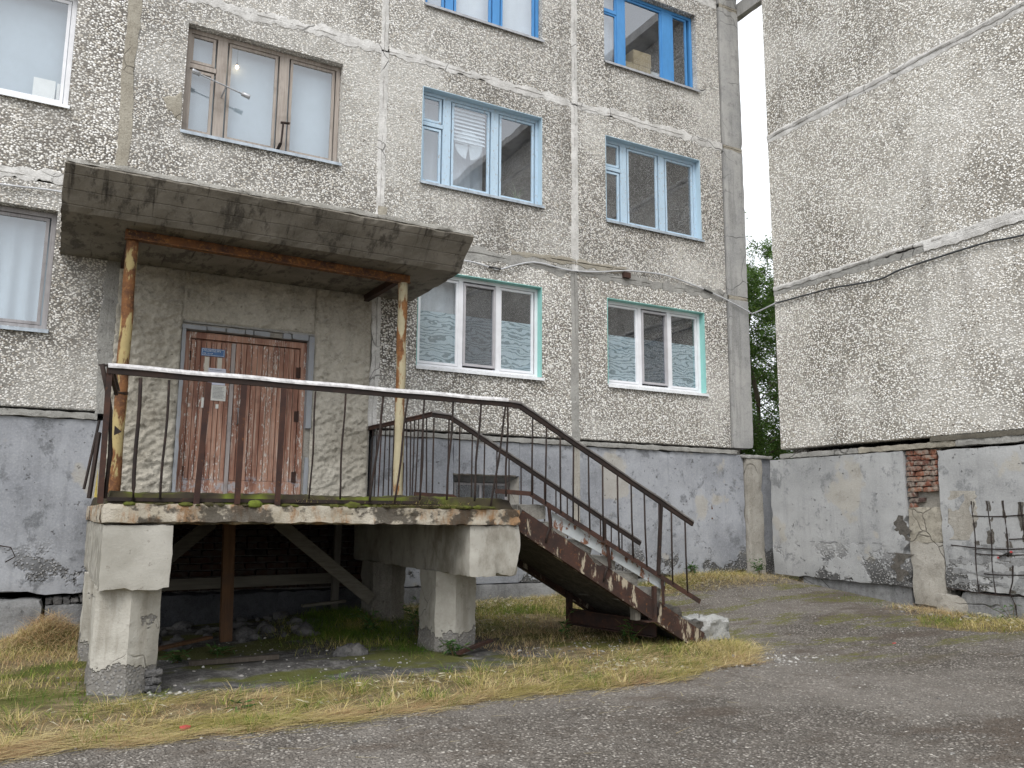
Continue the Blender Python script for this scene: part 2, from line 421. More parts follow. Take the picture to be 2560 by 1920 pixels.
M['sill_grey'] = plain('grey_sill', (0.33, 0.34, 0.36), 0.5, 0.5, 0.3, 12)
M['wood_frame'] = wood('weathered_window_wood', (0.28, 0.242, 0.212), (0.42, 0.375, 0.335))
M['wood_grey'] = wood('grey_window_wood', (0.27, 0.26, 0.265), (0.37, 0.355, 0.36))
M['blue'] = painted('bright_blue_paint', (0.075, 0.27, 0.58), (0.06, 0.2, 0.42), 0.72, 0.3)
M['lblue'] = painted('pale_blue_paint', (0.46, 0.60, 0.72), (0.27, 0.24, 0.22), 0.60, 0.22)
M['lblue_clean'] = painted('pale_blue_reveal', (0.43, 0.57, 0.67), (0.36, 0.42, 0.47), 0.69, 0.2)
M['pvc'] = plain('white_upvc', (0.76, 0.77, 0.80), 0.35, 0.45, 0.08, 5)
M['pvc_mauve'] = plain('net_frame_grey', (0.42, 0.41, 0.43), 0.45, 0.4, 0.12, 5)
M['teal'] = painted('turquoise_paint', (0.27, 0.56, 0.52), (0.42, 0.47, 0.45), 0.64, 0.3)
M['glass'] = glass_mat('window_glass', 0.08, (0.96, 0.975, 0.985))
M['glass_clear'] = glass_mat('window_glass_dusty', 0.12, (0.88, 0.90, 0.92), 0.05)
M['net'] = glass_mat('net_behind_glass', 0.05, (0.66, 0.67, 0.69), 0.06)
M['film'] = film_mat()
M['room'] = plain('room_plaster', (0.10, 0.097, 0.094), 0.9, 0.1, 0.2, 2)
M['curtain'] = plain('pale_curtain', (0.42, 0.485, 0.53), 0.9, 0.1, 0.08, 1.2)
M['curtain_white'] = plain('white_curtain', (0.60, 0.64, 0.67), 0.9, 0.1, 0.08, 1.2)
M['blind'] = plain('white_blind', (0.78, 0.84, 0.86), 0.5, 0.3, 0.06, 5)
M['card'] = plain('cardboard', (0.58, 0.46, 0.28), 0.85, 0.15, 0.2, 6)
M['white_board'] = plain('white_board', (0.78, 0.78, 0.74), 0.6, 0.3, 0.08, 4)
M['roof'] = plain('roof_felt', (0.08, 0.08, 0.085), 0.9, 0.2, 0.3, 1)
M['fascia'] = concrete('fascia_concrete', (0.40, 0.40, 0.39), (0.52, 0.51, 0.50), (0.18, 0.18, 0.18), 1.5, 0.5)

def door_mat():
    m = Mat('door_brown_paint', 0.6, 0.3)
    x, y, z = m.xyz()
    g = m.noise(2.4, 6, 0.72, m.scl(26, 4, 0.8))
    b = m.noise(1.2, 3, 0.6, m.scl(9, 1, 0.6, off=(2, 2, 2)))
    col = m.mix(m.sm(b, 0.40, 0.60), (0.24, 0.112, 0.075), (0.42, 0.235, 0.165))
    col = m.mix(m.sm(m.noise(3.5, 5, 0.7), 0.5, 0.66, 0, 0.5), col, (0.145, 0.07, 0.052))
    col = m.mix(m.sm(g, 0.52, 0.64, 0, 0.8), col, (0.54, 0.42, 0.345))
    fl = m.math('MULTIPLY', m.sm(m.noise(30, 5, 0.75, m.scl(1.5, 1, 0.45)), 0.55, 0.585), m.sm(m.noise(2.0, 2, 0.5, m.scl(4.5, 1, 0.22, off=(0.7, 0, 0))), 0.49, 0.55))
    col = m.mix(fl, col, (0.68, 0.65, 0.60))
    foot = m.math('MULTIPLY', m.sm(z, EYE + 0.47, EYE + 0.40), m.sm(m.noise(6, 5, 0.7), 0.50, 0.60, 0, 0.7))
    col = m.mix(foot, col, (0.40, 0.43, 0.47))
    return m.done(col, None, m.bump(m.math('SUBTRACT', g, m.math('MULTIPLY', fl, 0.5)), 0.004, 0.9))
M['door'] = door_mat()
M['door_pale'] = wood('door_bare_wood', (0.34, 0.30, 0.29), (0.42, 0.38, 0.36))
M['door_strip'] = plain('door_cream_strip', (0.56, 0.53, 0.46), 0.7, 0.2, 0.15, 10)

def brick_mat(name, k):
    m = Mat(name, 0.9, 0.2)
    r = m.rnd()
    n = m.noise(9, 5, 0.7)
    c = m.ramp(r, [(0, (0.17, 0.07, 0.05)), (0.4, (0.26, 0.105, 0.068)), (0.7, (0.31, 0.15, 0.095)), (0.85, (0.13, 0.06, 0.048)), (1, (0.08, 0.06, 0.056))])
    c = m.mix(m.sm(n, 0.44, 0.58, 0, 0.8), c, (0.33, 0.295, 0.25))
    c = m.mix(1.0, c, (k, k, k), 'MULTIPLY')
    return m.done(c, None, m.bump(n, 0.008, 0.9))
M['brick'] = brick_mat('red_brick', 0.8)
M['brick_shaded'] = brick_mat('shaded_brick', 0.14)  # darker copy of the brick: the porch's shade is put into its colour
M['mortar_shaded'] = concrete('shaded_mortar', (0.085, 0.08, 0.075), (0.14, 0.135, 0.125), (0.04, 0.04, 0.04), 5.0, 0.0, 0.5, 0.012)  # mortar darkened to match, under-porch shade in its colour
M['mortar'] = concrete('old_mortar', (0.24, 0.225, 0.20), (0.36, 0.34, 0.30), (0.09, 0.085, 0.08), 5.0, 0.0, 0.5, 0.012)
M['foundation'] = concrete('dark_foundation', (0.035, 0.037, 0.042), (0.07, 0.072, 0.078), (0.02, 0.02, 0.02), 4.0, 0.2, 0.5, 0.015)  # very dark concrete for the foundation below the brick wall
M['timber'] = wood('grey_timber', (0.10, 0.092, 0.074), (0.155, 0.142, 0.116), 'x')
M['timber_v'] = wood('grey_timber_upright', (0.11, 0.10, 0.085), (0.16, 0.15, 0.13), 'z')
M['timber_brown'] = wood('brown_timber', (0.085, 0.045, 0.024), (0.13, 0.07, 0.036), 'z')
M['timber_dark'] = wood('dark_timber', (0.06, 0.05, 0.04), (0.10, 0.085, 0.07), 'z')
M['cable'] = plain('grey_cable_sheath', (0.52, 0.53, 0.55), 0.5, 0.3, 0.2, 10)
M['cable_dark'] = plain('black_cable_sheath', (0.055, 0.06, 0.065), 0.5, 0.3, 0.3, 10)
M['tape'] = plain('insulating_tape', (0.03, 0.03, 0.03), 0.5, 0.3, 0.2, 10)
M['galv'] = plain('galvanised_metal', (0.42, 0.43, 0.45), 0.4, 0.5, 0.35, 30, 0.5)
M['sign_blue'] = plain('sign_blue_enamel', (0.02, 0.10, 0.26), 0.35, 0.45, 0.2, 20)
M['sign_white'] = plain('sign_lettering', (0.72, 0.74, 0.76), 0.5, 0.3, 0.2, 60)
M['paper'] = plain('notice_paper', (0.70, 0.70, 0.66), 0.8, 0.1, 0.06, 20)
M['paper_blue'] = plain('notice_paper_bluish', (0.62, 0.64, 0.74), 0.8, 0.1, 0.06, 20)
M['ink'] = plain('printed_ink', (0.16, 0.17, 0.2), 0.8, 0.1, 0.2, 30)
M['white_stone'] = concrete('whitewashed_concrete', (0.27, 0.272, 0.262), (0.40, 0.402, 0.388), (0.12, 0.118, 0.105), 4.0, 0.0, 0.6, 0.016, crack=0.6)
M['step'] = concrete('stair_concrete', (0.17, 0.162, 0.145), (0.26, 0.25, 0.225), (0.09, 0.08, 0.07), 4.0, 0.1, 0.6, 0.014)
M['crumble'] = concrete('crumbling_concrete', (0.10, 0.092, 0.08), (0.19, 0.175, 0.155), (0.03, 0.028, 0.025), 11.0, 0.0, 0.9, 0.04, 40)
M['red_plastic'] = plain('red_plastic', (0.45, 0.07, 0.07), 0.5, 0.3, 0.1, 20)
M['yellow'] = plain('yellow_foam', (0.70, 0.56, 0.16), 0.7, 0.2, 0.2, 20)
M['bark'] = wood('bark', (0.075, 0.06, 0.045), (0.14, 0.12, 0.095))
M['rubble'] = concrete('rubble_stone', (0.07, 0.07, 0.073), (0.15, 0.145, 0.14), (0.03, 0.03, 0.03), 6.0, 0.0, 0.5, 0.02)

def asphalt_mat():
    m = Mat('worn_asphalt', 0.9, 0.2)
    x, y, z = m.xyz()
    f = m.vor(46.0, 'F1', m.warp(0.014, 22))
    cc = m.N('ShaderNodeSeparateColor', None, {0: f.outputs['Color']})
    stone = m.sm(m.math('ADD', f.outputs['Distance'], m.math('MULTIPLY', cc.outputs[2], 0.3)), 0.80, 0.42)
    sc = m.ramp(cc.outputs[1], [(0, (0.075, 0.068, 0.062)), (0.3, (0.16, 0.148, 0.135)), (0.65, (0.28, 0.263, 0.243)), (0.9, (0.38, 0.36, 0.335)), (1, (0.58, 0.56, 0.525))])
    n1 = m.noise(0.5, 5, 0.66)
    n2 = m.noise(2.6, 6, 0.74)
    fine = m.noise(95, 2, 0.7)
    bind = m.mix(m.sm(n1, 0.38, 0.62), (0.05, 0.044, 0.039), (0.12, 0.109, 0.099))
    bind = m.mix(m.sm(fine, 0.40, 0.75), bind, (0.21, 0.197, 0.18))
    col = m.mix(stone, bind, sc)
    col = m.mix(m.sm(n2, 0.50, 0.68, 0, 0.6), col, (0.085, 0.072, 0.06))
    lt = m.noise(0.38, 5, 0.68, m.scl(1, 1, 1, off=(3, 6, 0)))
    col = m.mix(m.sm(lt, 0.46, 0.60, 0, 0.35), col, (0.29, 0.275, 0.258))
    br = m.noise(0.9, 5, 0.7, m.scl(0.7, 1.5, 1, off=(9, 2, 0)))
    col = m.mix(m.sm(br, 0.51, 0.64, 0, 0.65), col, (0.10, 0.080, 0.065))
    col = m.mix(1.0, col, (1.02, 0.99, 0.95), 'MULTIPLY')
    # moss in the damp hollows along the walls
    mo = m.math('MULTIPLY', m.sm(m.noise(1.0, 5, 0.65, m.scl(0.75, 2.2, 1, off=(2.2, 0.6, 0))), 0.50, 0.57),
                m.math('MULTIPLY', m.sm(x, 6.4, 7.4), m.sm(y, 5.3, 6.2)))
    col = m.mix(m.math('MULTIPLY', mo, m.sm(m.noise(30, 3), 0.35, 0.6)), col, (0.14, 0.14, 0.035))
    h = m.math('ADD', m.math('MULTIPLY', stone, 1.3), m.math('ADD', n2, m.math('MULTIPLY', fine, 0.5)))
    return m.done(col, None, m.bump(h, 0.012, 1.0))
M['asphalt'] = asphalt_mat()

def soil_mat():
    m = Mat('soil', 0.95, 0.15)
    x, y, z = m.xyz()
    n = m.noise(7, 6, 0.75)
    n2 = m.noise(1.2, 4, 0.6)
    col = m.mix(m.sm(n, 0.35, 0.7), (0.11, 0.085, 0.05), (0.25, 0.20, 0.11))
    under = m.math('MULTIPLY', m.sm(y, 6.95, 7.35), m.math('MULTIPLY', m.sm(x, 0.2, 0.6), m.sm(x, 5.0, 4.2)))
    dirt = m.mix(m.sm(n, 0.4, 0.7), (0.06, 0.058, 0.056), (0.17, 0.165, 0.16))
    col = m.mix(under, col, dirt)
    mz = m.sm(m.noise(1.1, 5, 0.6, m.scl(0.8, 1.6, 1, off=(4.1, 2.3, 0))), 0.47, 0.56)
    mz = m.math('MULTIPLY', mz, m.sm(y, 6.9, 7.5))
    col = m.mix(m.math('MULTIPLY', mz, 0.85), col, m.mix(n2, (0.055, 0.062, 0.014), (0.12, 0.125, 0.03)))
    return m.done(col, None, m.bump(m.math('ADD', n, m.noise(40, 3)), 0.02, 1.0))
M['soil'] = soil_mat()

M['grass'] = attr_mat('grass_blades', [(0, (0.06, 0.12, 0.015)), (0.25, (0.15, 0.22, 0.035)), (0.45, (0.28, 0.26, 0.07)), (0.65, (0.46, 0.37, 0.15)), (0.85, (0.64, 0.54, 0.30)), (1, (0.40, 0.26, 0.14))])
M['leaf'] = attr_mat('leaf', [(0, (0.045, 0.10, 0.022)), (0.5, (0.095, 0.18, 0.036)), (1, (0.18, 0.27, 0.065))], 0.5, 'tint', 0.3)
M['weed'] = attr_mat('weed_leaf', [(0, (0.03, 0.08, 0.02)), (0.5, (0.06, 0.14, 0.035)), (1, (0.13, 0.21, 0.06))], 0.5, 'tint', 0.25)
M['dryleaf'] = attr_mat('dry_leaf', [(0, (0.30, 0.27, 0.17)), (0.5, (0.42, 0.38, 0.27)), (1, (0.50, 0.47, 0.36))], 0.85, 'tint', 0.15)
M['moss'] = attr_mat('moss', [(0, (0.028, 0.022, 0.016)), (0.35, (0.042, 0.036, 0.018)), (0.6, (0.065, 0.07, 0.014)), (1, (0.12, 0.155, 0.022))], 0.95, 'tint', 0.0)
M['pebbles'] = attr_mat('loose_stone', [(0, (0.10, 0.095, 0.09)), (0.5, (0.25, 0.24, 0.225)), (1, (0.52, 0.51, 0.48))], 0.85, 'tint', 0.0)

# ----------------------------------------------------------------- object helpers
WLOC = {}      # world location of each object (no rotations are used on parents)

def tag(o, label=None, cat=None, group=None, kind=None):
    if label: o['label'] = label
    if cat: o['category'] = cat
    if group: o['group'] = group
    if kind: o['kind'] = kind
    return o

def thing(name, loc, label, cat, group=None):
    """an Empty at the thing's base; loc is (x, y, height relative to the eye)"""
    o = bpy.data.objects.new(name, None)
    o.empty_display_size = 0.2
    COL.objects.link(o)
    o.location = (loc[0], loc[1], loc[2] + EYE)
    WLOC[o] = Vector(o.location)
    return tag(o, label, cat, group)

def mk(name, verts, faces, mat, parent=None, smooth=False, tint=None, sharp=None):
    v = np.asarray(verts, dtype=float).reshape(-1, 3).copy()
    v[:, 2] += EYE
    c = (v.min(0) + v.max(0)) / 2
    me = bpy.data.meshes.new(name)
    if isinstance(faces, np.ndarray):
        n, k = faces.shape
        me.vertices.add(len(v)); me.loops.add(n * k); me.polygons.add(n)
        me.vertices.foreach_set('co', (v - c).ravel())
        me.loops.foreach_set('vertex_index', faces.astype(np.int32).ravel())
        me.polygons.foreach_set('loop_start', np.arange(0, n * k, k, dtype=np.int32))
        me.polygons.foreach_set('loop_total', np.full(n, k, dtype=np.int32))
        me.update(calc_edges=True)
    else:
        me.from_pydata((v - c).tolist(), [], [list(f) for f in faces])
        me.update()
    if smooth:
        me.polygons.foreach_set('use_smooth', np.ones(len(me.polygons), dtype=bool))
    if sharp:
        me.set_sharp_from_angle(angle=math.radians(sharp))
    if tint is not None:
        a = me.attributes.new('tint', 'FLOAT', 'POINT')
        a.data.foreach_set('value', np.asarray(tint, dtype=np.float32))
    me.materials.append(M[mat] if isinstance(mat, str) else mat)
    o = bpy.data.objects.new(name, me)
    COL.objects.link(o)
    base = Vector((0, 0, 0))
    if parent is not None:
        o.parent = parent
        base = WLOC[parent]
    o.location = Vector(c) - base
    WLOC[o] = Vector(c)
    return o

class G:
    """collects verts / faces of one mesh"""
    def __init__(self):
        self.v, self.f = [], []
    def add(self, vs, fs):
        k = len(self.v)
        self.v += [tuple(p) for p in vs]
        self.f += [tuple(i + k for i in f) for f in fs]
        return self
    def box(self, x0, x1, y0, y1, z0, z1):
        vs = [(x, y, z) for z in (z0, z1) for y in (y0, y1) for x in (x0, x1)]
        return self.add(vs, [(0, 2, 3, 1), (4, 5, 7, 6), (0, 1, 5, 4), (2, 6, 7, 3), (0, 4, 6, 2), (1, 3, 7, 5)])
    def tube(self, path, r, n=8, cap=True, r2=None):
        path = [Vector(p) for p in path]
        m = len(path)
        ref = Vector((0, 0, 1))
        rings = []
        for i, p in enumerate(path):
            t = (path[min(i + 1, m - 1)] - path[max(i - 1, 0)]).normalized()
            a = t.cross(ref)
            if a.length < 0.05:
                a = t.cross(Vector((0, 1, 0)))
            a.normalize()
            b = a.cross(t).normalized()
            rr = r if r2 is None else r + (r2 - r) * i / max(1, m - 1)
            rings.append([p + (a * math.cos(k * 2 * math.pi / n) + b * math.sin(k * 2 * math.pi / n)) * rr for k in range(n)])
        vs = [p for ring in rings for p in ring]
        fs = []
        for i in range(m - 1):
            for k in range(n):
                fs.append((i * n + k, i * n + (k + 1) % n, (i + 1) * n + (k + 1) % n, (i + 1) * n + k))
        if cap:
            fs.append(tuple(range(n - 1, -1, -1)))
            fs.append(tuple((m - 1) * n + k for k in range(n)))
        return self.add(vs, fs)
    def bar(self, p, q, w, h, up=(0, 0, 1)):
        """straight bar with a w (sideways) x h (along up) section"""
        p, q = Vector(p), Vector(q)
        t = (q - p).normalized()
        s = t.cross(Vector(up))
        if s.length < 0.05:
            s = t.cross(Vector((0, 1, 0)))
        s.normalize()
        u = s.cross(t).normalized()
        vs = []
        for e in (p, q):
            for a, b in ((-1, -1), (1, -1), (1, 1), (-1, 1)):
                vs.append(e + s * (a * w / 2) + u * (b * h / 2))
        return self.add(vs, [(0, 1, 2, 3), (7, 6, 5, 4), (0, 4, 5, 1), (1, 5, 6, 2), (2, 6, 7, 3), (3, 7, 4, 0)])
    def prism(self, poly, p0, p1):
        """poly: points (a,b,c) of one cap; moved by p0 and p1"""
        n = len(poly)
        a = [Vector(q) + Vector(p0) for q in poly]
        b = [Vector(q) + Vector(p1) for q in poly]
        fs = [tuple(range(n - 1, -1, -1)), tuple(range(n, 2 * n))]
        for i in range(n):
            j = (i + 1) % n
            fs.append((i, j, n + j, n + i))
        return self.add(a + b, fs)
    def mk(self, name, mat, parent=None, smooth=False):
        return mk(name, self.v, self.f, mat, parent, smooth)

def fbm(p, oct=4):
    return mnoise.fractal(Vector(p), 0.8, 2.1, oct, noise_basis='PERLIN_ORIGINAL')

def rough_block(x0, x1, y0, y1, z0, z1, cell=0.06, r=0.02, amp=0.006, freq=5.0, chip=1.0, seed=0.0, bend=None):
    """a cast block with worn, chipped arrises"""
    L = np.array([x1 - x0, y1 - y0, z1 - z0]); lo = np.array([x0, y0, z0]); hi = np.array([x1, y1, z1])
    n = [max(2, int(math.ceil(l / cell))) for l in L]
    idx = {}; vs = []; fs = []
    def vid(i, j, k):
        key = (i, j, k)
        if key not in idx:
            p = lo + L * np.array([i / n[0], j / n[1], k / n[2]])
            q = Vector(p) * freq + Vector((seed, seed * 1.7, seed * 0.3))
            rr = r * 0.45 + r * 5.0 * chip * max(0.0, mnoise.noise(q * 1.25) - 0.22) + r * 1.2 * abs(mnoise.noise(q * 4.0))
            rr = min(rr, 0.45 * float(L.min()))
            inner = np.clip(p, lo + rr, hi - rr)
            d = p - inner
            ln = float(np.linalg.norm(d))
            if ln > 1e-9:
                p = inner + d / ln * rr
                p = p + d / ln * amp * (fbm(q) + 0.5 * fbm(q * 3.1))
            if bend:
                p = bend(p)
            idx[key] = len(vs); vs.append(tuple(p))
        return idx[key]
    for ax in range(3):
        a, b = [(1, 2), (2, 0), (0, 1)][ax]
        for side in (0, n[ax]):
            for i in range(n[a]):
                for j in range(n[b]):
                    def c(u, w):
                        t = [0, 0, 0]; t[ax] = side; t[a] = u; t[b] = w
                        return vid(*t)
                    q = [c(i, j), c(i + 1, j), c(i + 1, j + 1), c(i, j + 1)]
                    fs.append(tuple(q if side else q[::-1]))
    return vs, fs

def block(name, mat, parent, x0, x1, y0, y1, z0, z1, **kw):
    vs, fs = rough_block(x0, x1, y0, y1, z0, z1, **kw)
    return mk(name, vs, fs, mat, parent, True, None, 32)

def rough_prism(name, mat, parent, poly, z0, z1, cell=0.06, amp=0.008, freq=6.0, seed=0.0, flare=None):
    """upright shaft over a plan polygon, with uneven faces"""
    pts = []
    m = len(poly)
    for i in range(m):
        a, b = Vector((*poly[i], 0)), Vector((*poly[(i + 1) % m], 0))
        k = max(1, int((b - a).length / cell))
        for t in range(k):
            pts.append(a.lerp(b, t / k))
    c = sum(pts, Vector()) / len(pts)
    nz = max(2, int((z1 - z0) / cell))
    vs, fs = [], []
    for j in range(nz + 1):
        z = z0 + (z1 - z0) * j / nz
        s = 1.0 + (flare(z) if flare else 0.0)
        for p in pts:
            q = Vector((p.x, p.y, z))
            d = Vector((p.x - c.x, p.y - c.y, 0))
            d = d * (s - 1) + d.normalized() * amp * 2 * fbm(q * freq + Vector((seed, 0, 0)))
            vs.append(tuple(q + d))
    n = len(pts)
    for j in range(nz):
        for i in range(n):
            k = (i + 1) % n
            fs.append((j * n + i, j * n + k, (j + 1) * n + k, (j + 1) * n + i))
    fs.append(tuple(range(n - 1, -1, -1)))
    fs.append(tuple(nz * n + i for i in range(n)))
    return mk(name, vs, fs, mat, parent, True, None, 26)

def ribbon(name, mat, parent, p0, p1, nrm, width, thick=0.012, wob=0.25, seed=0.0, step=0.035, flat=False):
    """smeared pointing over a joint: thin uneven band with ragged edges, thickness along nrm"""
    p0, p1, nrm = Vector(p0), Vector(p1), Vector(nrm)
    t = (p1 - p0); L = t.length; t.normalize()
    w = nrm.cross(t).normalized()
    n = max(2, int(L / step))
    vs, fs = [], []
    for i in range(n + 1):
        s = L * i / n
        c = p0 + t * s
        q = Vector((s * 1.3 + seed * 2.7, seed * 3.1, seed))
        a = width / 2 * (1 + wob * (1.5 * fbm(q, 3) + 1.3 * fbm(q * 6.0, 3)))
        b = width / 2 * (1 + wob * (1.5 * fbm(q + Vector((50, 9, 0)), 3) + 1.3 * fbm(q * 6.0 + Vector((50, 9, 0)), 3)))
        off = width * 0.15 * fbm(q * 0.5 + Vector((9, 70, 0)))
        th = thick * (0.55 + 0.35 * fbm(q * 3 + Vector((3, 3, 30))))
        c = c + w * off
        gut = -0.004 if (not flat and fbm(q * 1.2 + Vector((0, 0, 44)), 3) > -0.05) else th * 0.8
        for d, h in ((-a, -0.004), (-a * 0.93, th * 0.6), (-a * 0.14, th), (-a * 0.05, gut), (b * 0.07, gut), (b * 0.16, th * 0.9), (b * 0.93, th * 0.5), (b, -0.004)):
            vs.append(c + w * d + nrm * h)
    for i in range(n):
        for k in range(7):
            fs.append((i * 8 + k, i * 8 + k + 1, (i + 1) * 8 + k + 1, (i + 1) * 8 + k))
    return mk(name, vs, fs, mat, parent, False)

def sheet(name, mat, parent, o, u, v, nu, nv, hfun, smooth=True):
    """grid o + a*u + b*v displaced by hfun(a,b) along u x v"""
    o, u, v = np.array(o, float), np.array(u, float), np.array(v, float)
    nrm = np.cross(u, v); nrm /= np.linalg.norm(nrm)
    A, B = np.meshgrid(np.linspace(0, 1, nu + 1), np.linspace(0, 1, nv + 1), indexing='ij')
    Hh = hfun(A, B)
    P = o + A[..., None] * u + B[..., None] * v + Hh[..., None] * nrm
    I = np.arange((nu + 1) * (nv + 1)).reshape(nu + 1, nv + 1)
    F = np.stack([I[:-1, :-1], I[1:, :-1], I[1:, 1:], I[:-1, 1:]], -1).reshape(-1, 4)
    return mk(name, P.reshape(-1, 3), F, mat, parent, smooth)

# vectorised value noise
_perm = np.random.default_rng(3).random((256, 256))
def vnoise(x, y):
    x = np.asarray(x, float); y = np.asarray(y, float)
    xi = np.floor(x).astype(int); yi = np.floor(y).astype(int)
    fx = x - xi; fy = y - yi
    fx = fx * fx * (3 - 2 * fx); fy = fy * fy * (3 - 2 * fy)
    g = lambda a, b: _perm[a % 256, b % 256]
    return (g(xi, yi) * (1 - fx) * (1 - fy) + g(xi + 1, yi) * fx * (1 - fy) + g(xi, yi + 1) * (1 - fx) * fy + g(xi + 1, yi + 1) * fx * fy)
def vfbm(x, y, o=4):
    s = 0; a = 0.5
    for i in range(o):
        s = s + a * (vnoise(x * 2 ** i + 17 * i, y * 2 ** i + 31 * i) - 0.5)
        a *= 0.5
    return s

# ----------------------------------------------------------------- ground
def ss(t, a, b):
    t = np.clip((np.asarray(t, float) - a) / (b - a), 0, 1)
    return t * t * (3 - 2 * t)

def gz(x, y):
    x = np.asarray(x, float); y = np.asarray(y, float)
    near = ss(x, -60, -20) * (1 - ss(x, 40, 90)) * ss(y, -60, -20) * (1 - ss(y, 40, 90))
    rise = 0.02 + 0.27 * np.clip((x + 0.5) / 9.5, 0, 1)
    z = -1.415 + rise * ss(y, 7.2, 11.2) + 0.13 * ss(x, 6.8, 11.0)
    z = z + 0.05 * np.exp(-((x - 2.2) / 1.5) ** 2 - ((y - 7.9) / 0.35) ** 2)      # the mossy hump before the porch
    z = z + 0.16 * np.exp(-((x - 0.05) / 0.28) ** 2 - ((y - 10.5) / 0.55) ** 2)   # heap of cut grass by the wall
    z = z + 0.12 * np.exp(-((x - 3.1) / 0.7) ** 2 - ((y - 10.2) / 0.6) ** 2)
    z = z + 0.07 * np.exp(-((x - 9.4) / 1.2) ** 2 - ((y - 10.7) / 0.45) ** 2)
    z = z + near * (0.045 * vfbm(x * 0.7, y * 0.7) + 0.02 * vfbm(x * 4, y * 4))
    return z

_YB = ([-60, -5, -0.15, 1.27, 2.6, 4.4, 5.3, 6.05, 6.5, 7.0, 7.3], [5.9, 5.9, 5.86, 5.78, 5.9, 5.8, 6.0, 6.3, 6.75, 7.4, 7.5])
_XB = ([5.0, 6.3, 6.6, 7.0, 8.0, 9.0, 9.8, 10.3, 10.6, 10.9], [5.9, 6.15, 6.42, 6.72, 6.9, 7.1, 7.6, 8.6, 9.9, 11.2])
def asd(x, y):
    """about the distance into the asphalt (positive on it)"""
    a = np.interp(x, *_YB) - y
    b = np.where(y > 6.0, x - np.interp(y, *_XB), -9)
    d = np.maximum(a, b)
    # a grass island at the foot of the neighbouring wall
    e = np.hypot((x - 10.35) / 1.0, (y - 6.6) / 0.75) - 1.0
    d = np.minimum(d, e * 0.7)
    return d + 0.42 * vfbm(x * 1.3 + 40, y * 1.3) + 0.30 * vfbm(x * 5, y * 5, 4)

def axis(lo, hi, a, b, st):
    core = np.arange(a, b + 1e-6, st)
    def out(n, e, sgn, s):
        r = []; p = e; d = st
        while abs(p - s) > 1e-3:
            d *= 1.35; p = p + sgn * d
            if (sgn > 0 and p > s) or (sgn < 0 and p < s): p = s
            r.append(p)
        return r
    return np.array(out(0, core[0], -1, lo)[::-1] + list(core) + out(0, core[-1], 1, hi))

def grid_mesh(name, xs, ys, zf, mat, kind):
    X, Y = np.meshgrid(xs, ys, indexing='ij')
    Z = zf(X, Y)
    I = np.arange(X.size).reshape(X.shape)
    F = np.stack([I[:-1, :-1], I[1:, :-1], I[1:, 1:], I[:-1, 1:]], -1).reshape(-1, 4)
    o = mk(name, np.stack([X, Y, Z], -1).reshape(-1, 3), F, mat, None, True)
    o['kind'] = kind
    return o

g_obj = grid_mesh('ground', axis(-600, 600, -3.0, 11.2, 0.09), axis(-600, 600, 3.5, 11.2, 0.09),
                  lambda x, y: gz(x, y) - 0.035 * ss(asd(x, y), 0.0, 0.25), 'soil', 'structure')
a_obj = grid_mesh('asphalt_yard', axis(-30, XR + 0.02, -2.0, 10.8, 0.07), axis(-30, 10.9, 2.0, 10.85, 0.07),
                  lambda x, y: gz(x, y) + np.clip(asd(x, y) * 0.25, -0.08, 0.004), 'asphalt', 'structure')

# ----------------------------------------------------------------- the long block with the entrance
B1 = thing('apartment_building', (3.8, D, -1.3), 'long grey pebble-dashed panel block with the porch, canopy and wooden entrance door', 'building')
JZ = (1.14, 3.89, 6.76, 9.62)
COLS = ((-6.3, -2.98, -2.98), (-2.90, 0.36, 0.40), (0.44, 3.72, 3.76), (3.80, 7.04, 7.08), (7.12, 10.32, 10.34))
WZ = ((2.09, 3.53), (4.87, 6.37), (7.73, 9.23))
WX = {1: (-2.33, -0.24), 2: (1.05, 3.14), 3: (4.37, 6.46), 4: (7.70, 9.78), 0: (-5.7, -3.6)}
TH = 0.32

def wall_panel(parent, x0, x1, z0, z1, hole, mat, name='wall_panel', y=D):
    g = G()
    e = 0.014                                     # softened outer edge
    def ring(xa, xb, za, zb, yy):
        return [(xa, yy, za), (xb, yy, za), (xb, yy, zb), (xa, yy, zb)]
    o_back = ring(x0, x1, z0, z1, y + TH); o_mid = ring(x0, x1, z0, z1, y + e); o_f = ring(x0 + e, x1 - e, z0 + e, z1 - e, y)
    def strip(a, b):
        k = len(g.v)
        g.v += a + b
        for i in range(4):
            j = (i + 1) % 4
            g.f.append((k + i, k + j, k + 4 + j, k + 4 + i))
    strip(o_back, o_mid); strip(o_mid, o_f)
    if hole:
        h0 = ring(*hole, y); h1 = ring(*hole, y + TH)
        strip(o_f, h0); strip(h0, h1); strip(h1, o_back)
    else:
        g.add(o_f, [(0, 1, 2, 3)]); g.add(o_back, [(3, 2, 1, 0)])
    return g.mk(name, mat, parent)

for ci, (x0, x1, jx) in enumerate(COLS):
    for r in range(3):
        if ci == 2 and r == 0:
            continue
        wx = WX[ci]
        mat = 'pebble'
        if r == 0 and ci in (3, 4): mat = 'pebble_coarse'
        if ci == 1: mat = 'pebble_coarse' if r else 'pebble'
        wall_panel(B1, x0, x1, JZ[r] + 0.03, JZ[r + 1] - 0.03, (wx[0], wx[1], WZ[r][0], WZ[r][1]), mat)
# above the entrance, hidden behind the canopy
wall_panel(B1, 0.44, 3.72, 3.02, 3.86, None, 'pebble')
# parapet course and roof
for x0, x1, jx in COLS:
    wall_panel(B1, x0, x1, 9.65, 10.5, None, 'pebble')
G().box(-6.5, 11.0, D - 0.35, D + 12.3, 10.52, 10.72).mk('roof_slab', 'fascia', B1)
